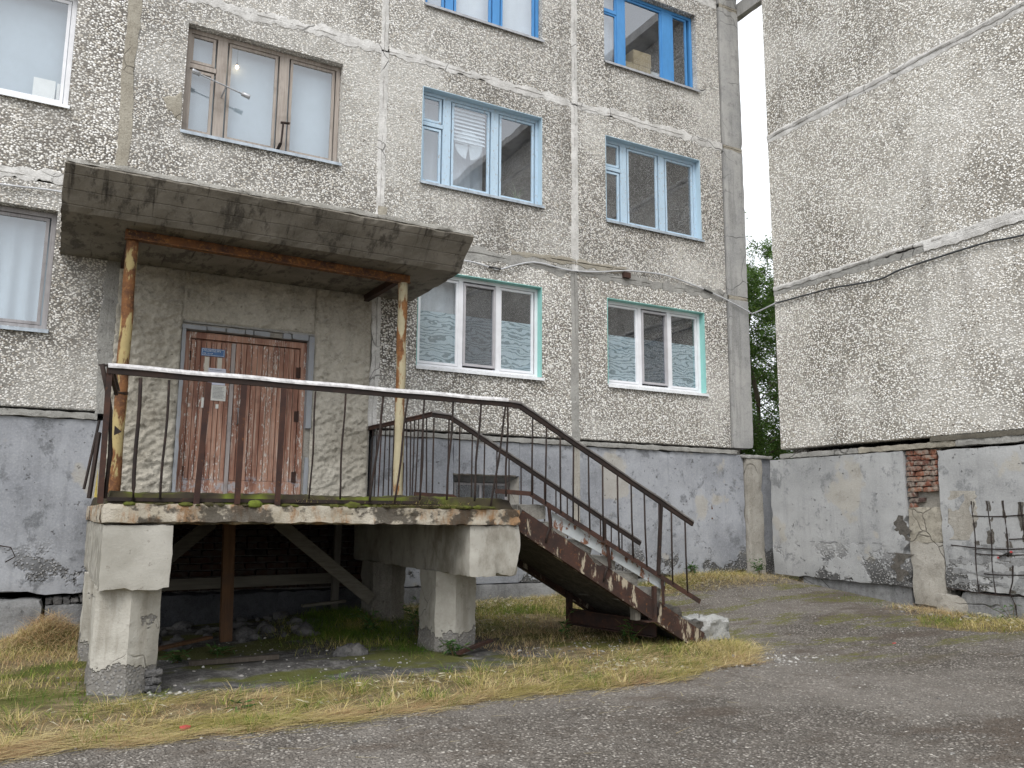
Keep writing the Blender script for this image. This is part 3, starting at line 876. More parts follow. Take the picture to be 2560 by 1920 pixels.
# end walls and back of the block
G().box(10.50, 10.818, D + TH + 0.004, D + 12, -1.6, 10.5).mk('end_wall', 'pebble', B1)
G().box(-6.3, 10.49, D + 11.7, D + 12, -1.6, 10.5).mk('rear_wall', 'pebble', B1)
G().box(-6.3, -5.99, D + TH + 0.004, D + 11.69, -1.6, 10.5).mk('end_wall', 'pebble', B1)
for r in range(1, 4):
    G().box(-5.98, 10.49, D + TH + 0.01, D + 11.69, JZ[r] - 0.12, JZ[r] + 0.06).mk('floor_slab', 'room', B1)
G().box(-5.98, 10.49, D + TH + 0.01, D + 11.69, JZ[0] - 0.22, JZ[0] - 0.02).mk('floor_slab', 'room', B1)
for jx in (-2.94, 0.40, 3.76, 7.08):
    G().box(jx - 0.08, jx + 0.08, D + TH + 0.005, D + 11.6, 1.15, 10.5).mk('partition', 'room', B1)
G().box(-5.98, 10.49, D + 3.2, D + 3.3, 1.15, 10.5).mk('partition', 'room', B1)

# pointing over the panel joints
NY = (0, -1, 0)
for k, z in enumerate(JZ[1:3]):
    for ci, (x0, x1, jx) in enumerate(COLS):
        if k == 0 and ci == 2: continue
        mt = 'joint' if (k == 1 or ci == 1) else 'joint_grey'
        if k == 0 and ci == 4: mt = 'joint_grey'
        ribbon('joint_strip', mt, B1, (x0 + 0.02, D, z), (x1 - 0.02 if ci < 4 else 10.33, D, z), NY, 0.15 if k else 0.17, 0.016, 0.5, seed=k * 7 + ci * 3.3)
for ci, (x0, x1, jx) in enumerate(COLS):
    ribbon('joint_strip', 'joint', B1, (x0 + 0.02, D, 9.62), (x1 - 0.02, D, 9.62), NY, 0.16, 0.016, 0.25, seed=60 + ci)
for jx, mats, w in ((-2.94, ('joint',) * 3, 0.13), (0.40, ('joint_grey', 'joint_beige', 'joint_grey'), 0.15), (3.76, ('joint', 'joint', 'joint'), 0.12), (7.08, ('joint_grey', 'joint', 'joint'), 0.125)):
    for r in range(3):
        za, zb = JZ[r] - 0.0, JZ[r + 1] - 0.02
        if jx in (0.40, 3.76) and r == 0: zb = 3.9
        ribbon('joint_strip', mats[r], B1, (jx, D, za), (jx, D, zb), NY, w * (1.15 if r == 0 else 1), 0.018, 0.16, seed=jx * 5 + r * 2.2, flat=(jx == 0.40))
ribbon('mortar_patch', 'joint_beige', B1, (3.79, D - 0.012, 3.95), (3.78, D - 0.012, 4.35), NY, 0.16, 0.014, 0.2, seed=91)
ribbon('mortar_patch', 'joint_beige', B1, (5.9, D - 0.004, 4.02), (8.1, D - 0.004, 4.04), NY, 0.10, 0.016, 0.6, seed=93)
# broken corner beside the weathered wooden window, patched with mortar
g = G(); pc = [(0.80, 5.25), (0.86, 5.30), (0.94, 5.31), (1.03, 5.40), (1.045, 5.2), (1.045, 4.97), (0.97, 4.99), (0.93, 5.07), (0.87, 5.09)]
g.add([(0.97, D - 0.012, 5.18)] + [(a, D + 0.004, b) for a, b in pc] + [(0.97 + (a - 0.97) * 0.8, D - 0.010, 5.18 + (b - 5.18) * 0.8) for a, b in pc],
      [(0, 10 + i, 10 + (i + 1) % 9) for i in range(9)] + [(1 + i, 1 + (i + 1) % 9, 10 + (i + 1) % 9, 10 + i) for i in range(9)])
g.mk('mortar_patch', 'joint_beige', B1)

# smooth concrete column at the corner, one length per storey
for r in range(3):
    block('corner_column', 'column_grey', B1, 10.345, 10.82, D - 0.025, D + 0.3, JZ[r] + 0.035, JZ[r + 1] - 0.03, cell=0.10, r=0.02, amp=0.004, seed=r * 3.0)
block('corner_column', 'column_grey', B1, 10.345, 10.82, D - 0.025, D + 0.3, 9.655, 10.5, cell=0.12, r=0.02, amp=0.004, seed=12.0)
for r in range(1, 4):
    ribbon('joint_strip', 'joint_beige', B1, (10.35, D - 0.012, JZ[r] + 0.005), (10.81, D - 0.012, JZ[r] - 0.01), NY, 0.09, 0.012, 0.3, seed=r * 9.1)

# ---- windows
FY = D + 0.12      # face of the window frames

def bars(rects, y0, y1):
    g = G()
    for a, b, c, d in rects:
        g.box(a, b, y0, y1, c, d)
    return g

def frame_ring(x0, x1, z0, z1, w, y0, y1, g=None):
    g = g or G()
    o = [(x0, z0), (x1, z0), (x1, z1), (x0, z1)]; i = [(x0 + w, z0 + w), (x1 - w, z0 + w), (x1 - w, z1 - w), (x0 + w, z1 - w)]
    vs = [(a, y, b) for y in (y0, y1) for ring in (o, i) for a, b in ring]
    fs = []
    for k in range(4):
        j = (k + 1) % 4
        fs += [(k, j, 4 + j, 4 + k), (8 + j, 8 + k, 12 + k, 12 + j), (8 + k, 8 + j, j, k), (4 + k, 4 + j, 12 + j, 12 + k)]
    return g.add(vs, fs)

def window(parent, x0, x1, z0, z1, panes, mat, sill_mat, reveal_mat=None, sash=None, mull=(), glass='glass', sash_w=0.032, fw=0.055, sash_mats=None):
    """panes and mull are rectangles (u0,u1,v0,v1) in metres from the opening's lower corner;
    the frame is the part, its mullions, sashes, panes and sill are its pieces"""
    win = frame_ring(x0 + 0.006, x1 - 0.006, z0 + 0.004, z1 - 0.006, fw, FY, FY + 0.09).mk('window', mat, parent)
    for a, b, c, d in mull:
        bars([(x0 + a, x0 + b, z0 + c, z0 + d)], FY + 0.004, FY + 0.086).mk('mullion', mat, win)
    for k, (a, b, c, d) in enumerate(panes):
        sm = (sash_mats or {}).get(k, mat)
        off = -0.012 if (sash_mats and k in sash_mats) else 0.016
        frame_ring(x0 + a - sash_w, x0 + b + sash_w, z0 + c - sash_w, z0 + d + sash_w, sash_w + 0.004, FY + off, FY + 0.055).mk('sash', sm, win)
        gm = glass if not isinstance(glass, dict) else glass.get(k, 'glass')
        G().box(x0 + a, x0 + b, FY + 0.034, FY + 0.040, z0 + c, z0 + d).mk('pane', gm, win)
    if reveal_mat:
        G().box(x0 + 0.001, x1 - 0.001, D - 0.004, FY + 0.02, z1 - 0.012, z1 - 0.002).mk('reveal', reveal_mat, win)
        G().box(x1 - 0.012, x1 - 0.002, D - 0.004, FY + 0.02, z0 + 0.01, z1 - 0.013).mk('reveal', reveal_mat, win)
        G().box(x0 + 0.002, x0 + 0.012, D - 0.004, FY + 0.02, z0 + 0.01, z1 - 0.013).mk('reveal', reveal_mat, win)
    # sloping sill with a drip edge
    g = G()
    prof = [(FY + 0.01, z0 + 0.025), (D - 0.045, z0 - 0.012), (D - 0.05, z0 - 0.055), (D - 0.042, z0 - 0.055), (D - 0.036, z0 - 0.022), (FY + 0.01, z0 + 0.012)]
    g.prism([(0, a, b) for a, b in prof], (x0 - 0.015, 0, 0), (x1 + 0.02, 0, 0))
    g.mk('sill', sill_mat, win)
    return win

WL = [(0.09, 0.34, 1.06, 1.40), (0.09, 0.34, 0.09, 0.90), (0.58, 1.17, 0.09, 1.40), (1.41, 1.98, 0.09, 1.40)]
WM = [(0.395, 0.525, 0.05, 1.45), (1.225, 1.355, 0.05, 1.45), (0.05, 0.40, 0.95, 1.012)]
PL = [(0.10, 0.68, 0.10, 1.34), (0.82, 1.30, 0.12, 1.32), (1.44, 1.98, 0.10, 1.34)]
PM = [(0.71, 0.785, 0.05, 1.40), (1.335, 1.41, 0.05, 1.40)]
FL = [(0.08, 0.33, 1.10, 1.40), (0.08, 0.33, 0.09, 1.00), (0.55, 1.34, 0.09, 1.40), (1.64, 1.93, 0.09, 1.40)]
FM = [(0.36, 0.52, 0.05, 1.45), (1.37, 1.61, 0.05, 1.45), (0.05, 0.365, 1.03, 1.07)]

w_brown = window(B1, *WX[2], *WZ[1], WL, 'wood_frame', 'sill', None, mull=WM)
w_pale = window(B1, *WX[3], *WZ[1], WL, 'lblue', 'sill', 'lblue_clean', mull=WM, glass={2: 'glass_clear', 3: 'glass_clear', 0: 'glass_clear'})
w_pale2 = window(B1, *WX[4], *WZ[1], WL, 'lblue', 'sill', 'lblue_clean', mull=WM, glass='glass_clear')
w_blue = window(B1, *WX[3], *WZ[2], WL, 'blue', 'sill_grey', None, mull=WM)
w_blue2 = window(B1, *WX[4], *WZ[2], FL, 'blue', 'sill_grey', None, mull=FM, glass='glass_clear')
w_pvc = window(B1, *WX[3], *WZ[0], PL, 'pvc', 'sill_white', 'teal', mull=PM, sash_mats={1: 'pvc_mauve'}, glass={1: 'net'})
w_pvc2 = window(B1, *WX[4], *WZ[0], PL, 'pvc', 'sill_white', 'teal', mull=PM, sash_mats={1: 'pvc_mauve'}, glass={1: 'net'})
AL = [(0.10, 0.95, 0.10, 1.40), (1.07, 1.99, 0.10, 1.40)]
w_a = window(B1, *WX[1], *WZ[1], AL, 'pvc', 'sill_white', None, mull=[(0.975, 1.045, 0.05, 1.45)])
w_l = window(B1, *WX[1], *WZ[0], [(0.10, 0.95, 0.10, 1.34), (1.07, 1.98, 0.10, 1.34)], 'wood_grey', 'sill', None, mull=[(0.975, 1.045, 0.05, 1.40)])
window(B1, *WX[1], *WZ[2], AL, 'pvc', 'sill_white', None, mull=[(0.975, 1.045, 0.05, 1.45)])
window(B1, *WX[2], *WZ[2], WL, 'wood_frame', 'sill', None, mull=WM)
for r in range(3):
    window(B1, *WX[0], *WZ[r], AL if r else [(0.10, 0.95, 0.10, 1.34), (1.07, 1.98, 0.10, 1.34)], 'pvc', 'sill_white', None, mull=[(0.975, 1.045, 0.05, 1.40)])
# wave-printed film on the lower part of the ground-floor panes
for w, (x0, x1) in ((w_pvc, WX[3]), (w_pvc2, WX[4])):
    z0 = WZ[0][0]
    for k, (a, b, c, d) in enumerate(PL):
        G().box(x0 + a + 0.002, x0 + b - 0.002, FY + 0.042, FY + 0.0445, z0 + c + 0.002, z0 + 0.86).mk('film', 'film', w)

# curtains and blinds are things of their own, hung behind the panes
def curtain(x0, x1, z0, z1, y, mat, label, folds=9, depth=0.035, seed=0.0, cat='curtain'):
    n = folds * 8
    vs, fs = [], []
    for i in range(n + 1):
        t = i / n
        for j, z in enumerate((z0, (z0 + z1) / 2, z1)):
            dy = depth * math.sin(t * folds * 2 * math.pi + 1.3 * math.sin(7 * t + seed)) * (1.2 - 0.4 * j)
            vs.append((x0 + (x1 - x0) * t, y + dy, z))
    for i in range(n):
        for j in range(2):
            a = i * 3 + j
            fs.append((a, a + 3, a + 4, a + 1))
    k = len(vs)
    vs += [(x, yy + 0.004, z) for x, yy, z in vs]
    fs += [tuple(reversed([q + k for q in f])) for f in fs]
    o = mk('curtain', vs, fs, mat, None, True)
    return tag(o, label, cat)
curtain(1.08, 3.11, 4.88, 6.36, FY + 0.17, 'curtain', 'pale blue-grey sheet hung inside the weathered brown wooden window', 3, 0.012, 1.0)
curtain(-2.30, -0.27, 4.88, 6.36, FY + 0.19, 'curtain', 'plain pale sheet inside the white plastic window above the canopy corner', 2, 0.01, 2.0)
curtain(-2.30, -0.27, 2.10, 3.52, FY + 0.19, 'curtain', 'pale curtain with soft folds in the grey wooden window beside the canopy', 12, 0.02, 3.0)
curtain(4.40, 6.43, 7.74, 9.22, FY + 0.17, 'curtain_white', 'white curtain in the bright blue window cut by the top of the picture', 5, 0.012, 4.0)
curtain(4.42, 5.12, 2.10, 3.52, FY + 0.22, 'curtain_white', 'white sheet standing in for the sky reflection behind the first pane of the plastic window nearest the canopy', 4, 0.015, 5.0)  # sheet added so the pane looks as bright as reflected sky
curtain(7.74, 8.10, 7.74, 9.22, FY + 0.17, 'curtain_white', 'narrow white sheet standing in for the sky reflection behind the small casement of the blue window at the corner', 3, 0.012, 6.0)  # added pale strip in place of the sky reflected in the casement

curtain(4.42, 5.60, 4.90, 6.34, FY + 0.30, 'curtain_white', 'pale net curtain added to brighten the panes behind the blind in the peeling pale blue window', 7, 0.015, 8.0)  # curtain added to lighten the panes behind the blind
# slatted blind, pleated fan and pot plant in the peeling pale blue window
bl = thing('window_blind', (5.25, FY + 0.2, 5.45), 'white slatted blind half drawn in the peeling pale blue window', 'blind')
for k in range(9):
    z = 6.22 - k * 0.062
    G().add([(4.97, FY + 0.066, z), (5.52, FY + 0.066, z), (5.52, FY + 0.092, z + 0.046), (4.97, FY + 0.092, z + 0.046), (4.97, FY + 0.069, z - 0.002), (5.52, FY + 0.069, z - 0.002), (5.52, FY + 0.095, z + 0.044), (4.97, FY + 0.095, z + 0.044)],
            [(0, 1, 2, 3), (7, 6, 5, 4), (0, 4, 5, 1), (3, 2, 6, 7), (0, 3, 7, 4), (1, 5, 6, 2)]).mk('slat', 'blind', bl)
g = G(); cx, cz, R = 5.24, 5.69, 0.235
for k in range(56):
    a0 = math.radians(185 + 350 * k / 56); a1 = math.radians(185 + 350 * (k + 1) / 56)
    am = (a0 + a1) / 2
    if abs(math.degrees(am) % 360 - 270) < 10: continue
    p = lambda a, r, dy: (cx + r * math.cos(a), FY + 0.085 + dy, cz + r * math.sin(a))
    g.add([p(a0, 0.015, 0), p(a0, R, 0), p(am, R, -0.012), p(am, 0.015, -0.004), p(a1, R, 0), p(a1, 0.015, 0)], [(0, 1, 2, 3), (3, 2, 4, 5)])
    g.add([p(a0, 0.015, 0.004), p(a0, R, 0.004), p(am, R, -0.008), p(am, 0.015, 0.0), p(a1, R, 0.004), p(a1, 0.015, 0.004)], [(3, 2, 1, 0), (5, 4, 2, 3)])
tag(g.mk('paper_fan', 'blind'), 'round pleated white paper fan hanging below the blind in the pale blue window', 'fan')
pot = thing('potted_plant', (6.18, FY + 0.22, 4.905), 'pot with thin grassy leaves on the sill of the peeling pale blue window', 'plant')
g = G(); g.tube([(6.18, FY + 0.22, 4.905), (6.18, FY + 0.22, 4.93), (6.18, FY + 0.22, 5.01)], 0.075, 14, True, 0.095); g.mk('pot', 'white_board', pot, True)
vs, fs, tn = [], [], []
for k in range(26):
    a = random.uniform(0, 6.28); ln = random.uniform(0.18, 0.5); le = random.uniform(0.05, 0.3)
    k0 = len(vs)
    for s in range(5):
        t = s / 4
        c = Vector((6.18 + math.cos(a) * (0.03 + le * t * t), FY + 0.22 + math.sin(a) * (0.03 + 0.35 * le * t * t), 5.0 + ln * (t - 0.35 * t * t)))
        w = 0.006 * (1.05 - t)
        vs += [c + Vector((w, 0, 0)), c - Vector((w, 0, 0))]; tn += [random.uniform(0.4, 1)] * 2
        if s: fs.append((k0 + 2 * s - 2, k0 + 2 * s - 1, k0 + 2 * s + 1, k0 + 2 * s))
mk('foliage', vs, fs, 'weed', pot, False, tn)
# things kept behind the corner window on the top row
tag(block('cardboard_box', 'card', None, 8.46, 8.86, FY + 0.062, FY + 0.30, 7.99, 8.26, cell=0.12, r=0.006, amp=0.003), 'large cardboard box propped up behind the blue window at the corner', 'box')
tag(block('cardboard_box', 'card', None, 8.24, 8.84, FY + 0.060, FY + 0.32, 7.775, 7.985, cell=0.12, r=0.006, amp=0.003, seed=4), 'low wide cardboard box on the sill of the blue corner window', 'box')
tag(block('storage_box', 'white_board', None, 8.86, 9.05, FY + 0.062, FY + 0.26, 7.775, 7.94, cell=0.1, r=0.006, amp=0.003, seed=5), 'small white box beside the cardboard in the blue corner window', 'box')
tag(block('red_cloth', 'red_plastic', None, 7.80, 7.98, FY + 0.13, FY + 0.2, 4.90, 4.94, cell=0.03, r=0.015, amp=0.012), 'crumpled red cloth on the sill of the clean pale blue window', 'cloth')
tag(block('leaning_board', 'white_board', None, -0.64, -0.40, FY + 0.12, FY + 0.135, 4.99, 5.26, cell=0.08, r=0.005, amp=0.002), 'white square panel leaning inside the plastic window above the canopy', 'panel')
tag(block('leaning_board', 'white_board', None, -0.385, -0.35, FY + 0.12, FY + 0.17, 4.99, 5.24, cell=0.05, r=0.004, amp=0.002), 'narrow white board beside the square panel in the plastic window', 'board')
# lit bulb in the room behind the weathered window
lb = thing('light_bulb', (1.72, FY + 0.10, 6.05), 'bare glowing bulb seen through the weathered brown wooden window', 'bulb')
mb = Mat('bulb_glow')
mb.put(mb.b.inputs['Emission Color'], (1.0, 0.72, 0.42)); mb.b.inputs['Emission Strength'].default_value = 9.0
bm = bmesh.new(); bmesh.ops.create_uvsphere(bm, u_segments=12, v_segments=8, radius=0.022)
mk('bulb', [(v.co.x + 1.72, v.co.y + FY + 0.09, v.co.z * 1.25 + 6.03) for v in bm.verts], [[v.index for v in f.verts] for f in bm.faces], mb.m, lb, True); bm.free()
G().tube([(1.72, FY + 0.09, 6.055), (1.72, FY + 0.09, 6.09)], 0.013, 10).tube([(1.72, FY + 0.09, 6.09), (1.72, FY + 0.09, 6.36)], 0.003, 6).mk('flex_and_holder', 'tape', lb)

# ---- entrance bay: rough-cast render, limewashed surround and the double door
DX0, DX1, DZ1 = 1.28, 2.83, 2.26
def stucco_piece(x0, x1, z0, z1):
    nu, nv = max(2, int((x1 - x0) / 0.022)), max(2, int((z1 - z0) / 0.022))
    def hf(A, Bv):
        X = x0 + A * (x1 - x0); Z = z0 + Bv * (z1 - z0)
        w = vfbm(X * 3, Z * 3) * 1.4
        h = 0.05 * vfbm(X * 5 + w * 2, Z * 6 + w * 2, 4) + 0.14 * np.abs(vfbm(X * 14 + w * 5, Z * 17 + w * 4, 4)) + 0.05 * vfbm(X * 30, Z * 34, 2)
        edge = np.minimum(np.minimum(A * (x1 - x0), (1 - A) * (x1 - x0)), np.minimum(Bv * (z1 - z0), (1 - Bv) * (z1 - z0)))
        return np.where(edge < 1e-6, -0.02, h)
    return sheet('stucco_panel', 'stucco', B1, (x0, D, z0), (x1 - x0, 0, 0), (0, 0, z1 - z0), nu, nv, hf)
stucco_piece(0.46, 1.237, 0.0, 3.03)
stucco_piece(2.90, 3.70, 0.0, 3.03)
stucco_piece(1.215, 2.90, 2.375, 3.03)
G().box(0.44, 1.28, D + 0.03, D + TH, -0.05, 3.02).mk('wall_core', 'mortar', B1)
G().box(2.83, 3.72, D + 0.03, D + TH, -0.05, 3.02).mk('wall_core', 'mortar', B1)
G().box(1.28, 2.83, D + 0.03, D + TH, 2.28, 3.02).mk('wall_core', 'mortar', B1)
# strips of plaster round the door, the top one cracked into pieces
block('door_surround', 'trim', B1, 1.235, 1.283, D - 0.012, D + 0.10, 0.05, 2.30, cell=0.06, r=0.008, amp=0.006, seed=2)
block('door_surround', 'trim', B1, 2.825, 2.90, D - 0.03, D + 0.10, 1.10, 2.34, cell=0.06, r=0.008, amp=0.006, seed=3)
block('door_surround', 'trim', B1, 2.84, 2.895, D - 0.005, D + 0.10, 0.05, 0.72, cell=0.06, r=0.008, amp=0.01, seed=4)
xx = 1.225
for k, w in enumerate((0.30, 0.235, 0.24, 0.10, 0.22, 0.16, 0.12, 0.24)):
    if k != 5:
        block('plaster_piece', 'trim', B1, xx, min(xx + w - 0.008, 2.82), D - 0.022 + 0.006 * (k % 3), D + 0.10, 2.268 + 0.006 * (k % 2), 2.325 + 0.004 * k, cell=0.05, r=0.012, amp=0.006, seed=10 + k)
    xx += w
block('door_surround', 'joint_grey', B1, 1.235, 2.90, D - 0.004, D + 0.05, 2.35, 2.38, cell=0.07, r=0.012, amp=0.006, seed=7)
DY = D + 0.085
door = G().box(DX0 + 0.005, DX0 + 0.075, DY, DY + 0.09, 0.05, DZ1 - 0.08).box(DX1 - 0.085, DX1 - 0.005, DY, DY + 0.09, 0.05, DZ1 - 0.08).box(DX0 + 0.005, DX1 - 0.005, DY - 0.004, DY + 0.09, DZ1 - 0.08, DZ1).mk('door', 'door', B1)
G().box(DX0 + 0.075, DX1 - 0.085, DY + 0.06, DY + 0.10, 0.05, DZ1 - 0.08).mk('backing', 'door', door)
xs = np.linspace(1.362, 1.855, 9)
for k in range(8):
    G().box(xs[k] + 0.004, xs[k + 1] - 0.004, DY + 0.014 + 0.014 * (k % 2), DY + 0.058, 0.40, 2.155).mk('plank', 'door', door)
for a, b in ((1.535, 1.59), (1.69, 1.745)):
    G().box(a, b, DY + 0.012, DY + 0.0195, 1.74, 1.955).mk('bare_strip', 'door_strip', door)
G().box(1.362, 1.855, DY + 0.018, DY + 0.058, 0.06, 0.395).mk('kick_board', 'door', door)
G().box(1.858, 1.905, DY + 0.012, DY + 0.058, 0.06, 2.16).mk('meeting_stile', 'door_pale', door)
xs = np.linspace(1.91, 2.74, 13)
for k in range(12):
    G().box(xs[k] + 0.004, xs[k + 1] - 0.004, DY + 0.016 + 0.012 * ((k * 5) % 3) / 2, DY + 0.058, 0.40, 2.165).mk('plank', 'door', door)
G().box(1.91, 2.74, DY + 0.02, DY + 0.058, 0.06, 0.395).mk('kick_board', 'door', door)
G().tube([(1.975, DY + 0.02, 1.32), (1.975, DY - 0.035, 1.315), (1.975, DY - 0.035, 1.12), (1.975, DY + 0.02, 1.115)], 0.011, 8).mk('handle', 'galv', door, True)
for z in (0.46, 1.26, 1.85):
    G().box(2.70, 2.745, DY + 0.005, DY + 0.021, z - 0.07, z + 0.07).tube([(2.748, DY + 0.004, z - 0.075), (2.748, DY + 0.004, z + 0.075)], 0.012, 8).mk('hinge', 'rust', door)
for z in (0.5, 1.95):
    G().tube([(1.358, DY + 0.006, z - 0.06), (1.358, DY + 0.006, z + 0.06)], 0.011, 8).mk('hinge', 'rust', door)
G().box(1.2, 2.95, D - 0.02, D + 0.3, 0.0, 0.055).mk('threshold', 'joint_grey', B1)

# sign and notices fixed to the door
def text_mesh(name, body, size, x, y, z, mat, parent):
    cu = bpy.data.curves.new(name, 'FONT'); cu.body = body; cu.size = size; cu.extrude = 0.0006; cu.resolution_u = 2
    tmp = bpy.data.objects.new(name, cu); COL.objects.link(tmp)
    dg = bpy.context.evaluated_depsgraph_get()
    me = bpy.data.meshes.new_from_object(tmp.evaluated_get(dg))
    vs = [(x + v.co.x, y - v.co.z, z + v.co.y) for v in me.vertices]
    fs = [list(p.vertices) for p in me.polygons]
    COL.objects.unlink(tmp); bpy.data.objects.remove(tmp); bpy.data.curves.remove(cu); bpy.data.meshes.remove(me)
    if not vs: return None
    return mk(name, vs, fs, mat, parent)
sg = thing('entrance_sign', (1.63, DY, 1.965), 'small blue enamel sign with white lettering near the top of the brown door', 'sign')
sy = DY + 0.006
G().box(1.485, 1.775, sy, sy + 0.006, 1.965, 2.065).mk('plate', 'sign_blue', sg)
frame_ring(1.495, 1.765, 1.974, 2.056, 0.0035, sy - 0.0015, sy + 0.003).mk('border', 'sign_white', sg)
text_mesh('lettering', 'ПОДЪЕЗД №2', 0.030, 1.512, sy - 0.0008, 2.024, 'sign_white', sg)
text_mesh('lettering', 'КВ. 16–27', 0.026, 1.512, sy - 0.0008, 1.988, 'sign_white', sg)
def notice(x0, x1, z0, z1, mat, label, lines, seed):
    t = thing('paper_notice', ((x0 + x1) / 2, DY, z0), label, 'notice')
    def hf(A, Bv): return 0.004 * np.sin(A * 3 + seed) * (1 - Bv) + 0.002 * vfbm(A * 5 + seed, Bv * 5)
    sheet('paper', mat, t, (x0, DY + 0.010, z0), (x1 - x0, 0, 0), (0, 0, z1 - z0), 6, 8, hf)
    for k in range(lines):
        z = z1 - 0.025 - k * (z1 - z0 - 0.04) / lines
        L = (x1 - x0) * random.uniform(0.55, 0.82)
        xa = x0 + 0.018; g = G()
        while xa < x0 + 0.015 + L:
            w = random.uniform(0.008, 0.022)
            g.box(xa, xa + w, DY + 0.0015, DY + 0.0025, z, z + 0.0045); xa += w + 0.004
        g.mk('printed_line', 'ink', t)
    return t
notice(1.585, 1.80, 1.60, 1.815, 'paper_blue', 'bluish paper notice half hidden by the handrail, under the door sign', 5, 1)
notice(1.635, 1.815, 1.40, 1.60 - 0.004, 'paper', 'white printed notice on the door just below the handrail', 9, 2)
for k, (a, b, c, d) in enumerate(((1.525, 1.555, 1.30, 1.43), (1.70, 1.735, 1.30, 1.355))):
    o = sheet('torn_paper', 'paper', None, (a, DY + 0.012, c), (b - a, 0, 0), (0, 0, d - c), 4, 6, lambda A, Bv: 0.002 * vfbm(A * 6 + k, Bv * 6))
    tag(o, ('tall torn scrap of white paper on the door planks', 'small torn scrap of white paper low on the door beside the handle side')[k], 'paper scrap')

# ---- plinth of the long block
PY = D - 0.02
def chipped(zlow, x0, x1, amt, seed):
    """breaks the lower edge of a panel unevenly"""
    def f(p):
        if p[2] < zlow + 0.12:
            k = (zlow + 0.12 - p[2]) / 0.12
            p = p.copy(); p[2] += amt * k * max(0.0, 0.35 + fbm((p[0] * 2.2 + seed, p[1] * 3, 0), 4))
        return p
    return f
block('plinth_panel', 'plinth', B1, -6.3, 0.45, PY, D + 0.25, -0.93, 1.06, cell=0.09, r=0.02, amp=0.012, seed=1, bend=chipped(-0.93, 0, 0, 0.12, 1))
block('plinth_panel', 'plinth', B1, 3.80, 4.985, PY, D + 0.25, -0.99, 1.06, cell=0.09, r=0.015, amp=0.008, seed=2)
block('plinth_panel', 'plinth', B1, 6.06, 7.03, PY, D + 0.25, -0.99, 1.06, cell=0.09, r=0.015, amp=0.008, seed=3)
G().box(4.985, 6.06, PY + 0.004, D + 0.25, 0.56, 1.055).mk('plinth_panel', 'plinth', B1)
G().box(4.985, 6.06, PY + 0.004, D + 0.25, -0.985, 0.12).mk('plinth_panel', 'plinth', B1)
block('plinth_panel', 'plinth', B1, 7.14, 10.56, PY, D + 0.25, -0.99, 1.06, cell=0.09, r=0.02, amp=0.012, seed=4, bend=chipped(-0.99, 0, 0, 0.10, 5))
ribbon('joint_strip', 'pilaster', B1, (7.085, PY + 0.01, -1.0), (7.085, PY + 0.01, 1.06), NY, 0.13, 0.012, 0.2, seed=44)
# base course under the panels
block('base_course', 'plinth_base', B1, -6.3, -0.03, D - 0.05, D + 0.3, -1.52, -0.965, cell=0.10, r=0.04, amp=0.03, seed=5)
block('base_course', 'plinth_base', B1, 0.0, 0.42, D + 0.0, D + 0.3, -1.52, -1.05, cell=0.07, r=0.02, amp=0.01, seed=6)
for k in range(5):
    block('stone', 'rubble', B1, 0.0 + 0.085 * k, 0.08 + 0.085 * k, D + 0.02, D + 0.2, -1.045, -0.975 + 0.03 * random.random(), cell=0.03, r=0.02, amp=0.02, freq=14, seed=k * 2.0)
block('base_course', 'plinth_base', B1, 3.75, 10.6, D - 0.045, D + 0.3, -1.5, -1.0, cell=0.10, r=0.02, amp=0.012, seed=7)
# ledge of mortar on top of the plinth
for x0, x1, s in ((-6.3, 0.36, 1), (3.8, 7.1, 2), (7.1, 10.4, 3)):
    block('mortar_ledge', 'joint_grey', B1, x0, x1, D - 0.055, D + 0.1, 1.062, 1.135, cell=0.045, r=0.012, amp=0.014, freq=7, seed=20 + s)
# pale pier and the short return that closes the gap between the blocks
block('pier', 'pilaster', B1, 10.585, 10.95, D - 0.075, D + 0.3, -1.3, 1.0, cell=0.08, r=0.025, amp=0.014, seed=8)
block('pier_return', 'plinth', B1, 10.955, 11.25, D - 0.02, D + 0.3, -1.3, 1.0, cell=0.08, r=0.015, amp=0.008, seed=9)
block('mortar_ledge', 'joint_grey', B1, 10.5, 11.2, D - 0.08, D + 0.28, 1.005, 1.06, cell=0.06, r=0.02, amp=0.02, seed=31)
# cellar window in a splayed opening
cw = frame_ring(5.09, 5.97, 0.125, 0.455, 0.035, D + 0.20, D + 0.25).mk('window', 'wood_grey', B1)
G().box(5.505, 5.545, D + 0.203, D + 0.247, 0.16, 0.42).mk('mullion', 'wood_grey', cw)
for a, b in ((5.125, 5.505), (5.545, 5.935)):
    G().box(a, b, D + 0.222, D + 0.226, 0.16, 0.42).mk('pane', 'glass', cw)
G().add([(4.99, PY, 0.557), (6.055, PY, 0.557), (5.97, D + 0.24, 0.456), (5.09, D + 0.24, 0.456)], [(0, 1, 2, 3)]).mk('splay', 'plinth_base', cw)
G().add([(4.99, PY, 0.125), (4.99, PY, 0.556), (5.09, D + 0.24, 0.455), (5.09, D + 0.24, 0.126)], [(0, 1, 2, 3)]).mk('splay', 'plinth', cw)
G().add([(6.055, PY, 0.125), (5.97, D + 0.24, 0.126), (5.97, D + 0.24, 0.455), (6.055, PY, 0.556)], [(0, 1, 2, 3)]).mk('splay', 'pilaster', cw)
block('broken_edge', 'crumble', cw, 4.97, 5.99, PY - 0.012, PY + 0.02, 0.548, 0.572, cell=0.03, r=0.01, amp=0.012, freq=12)
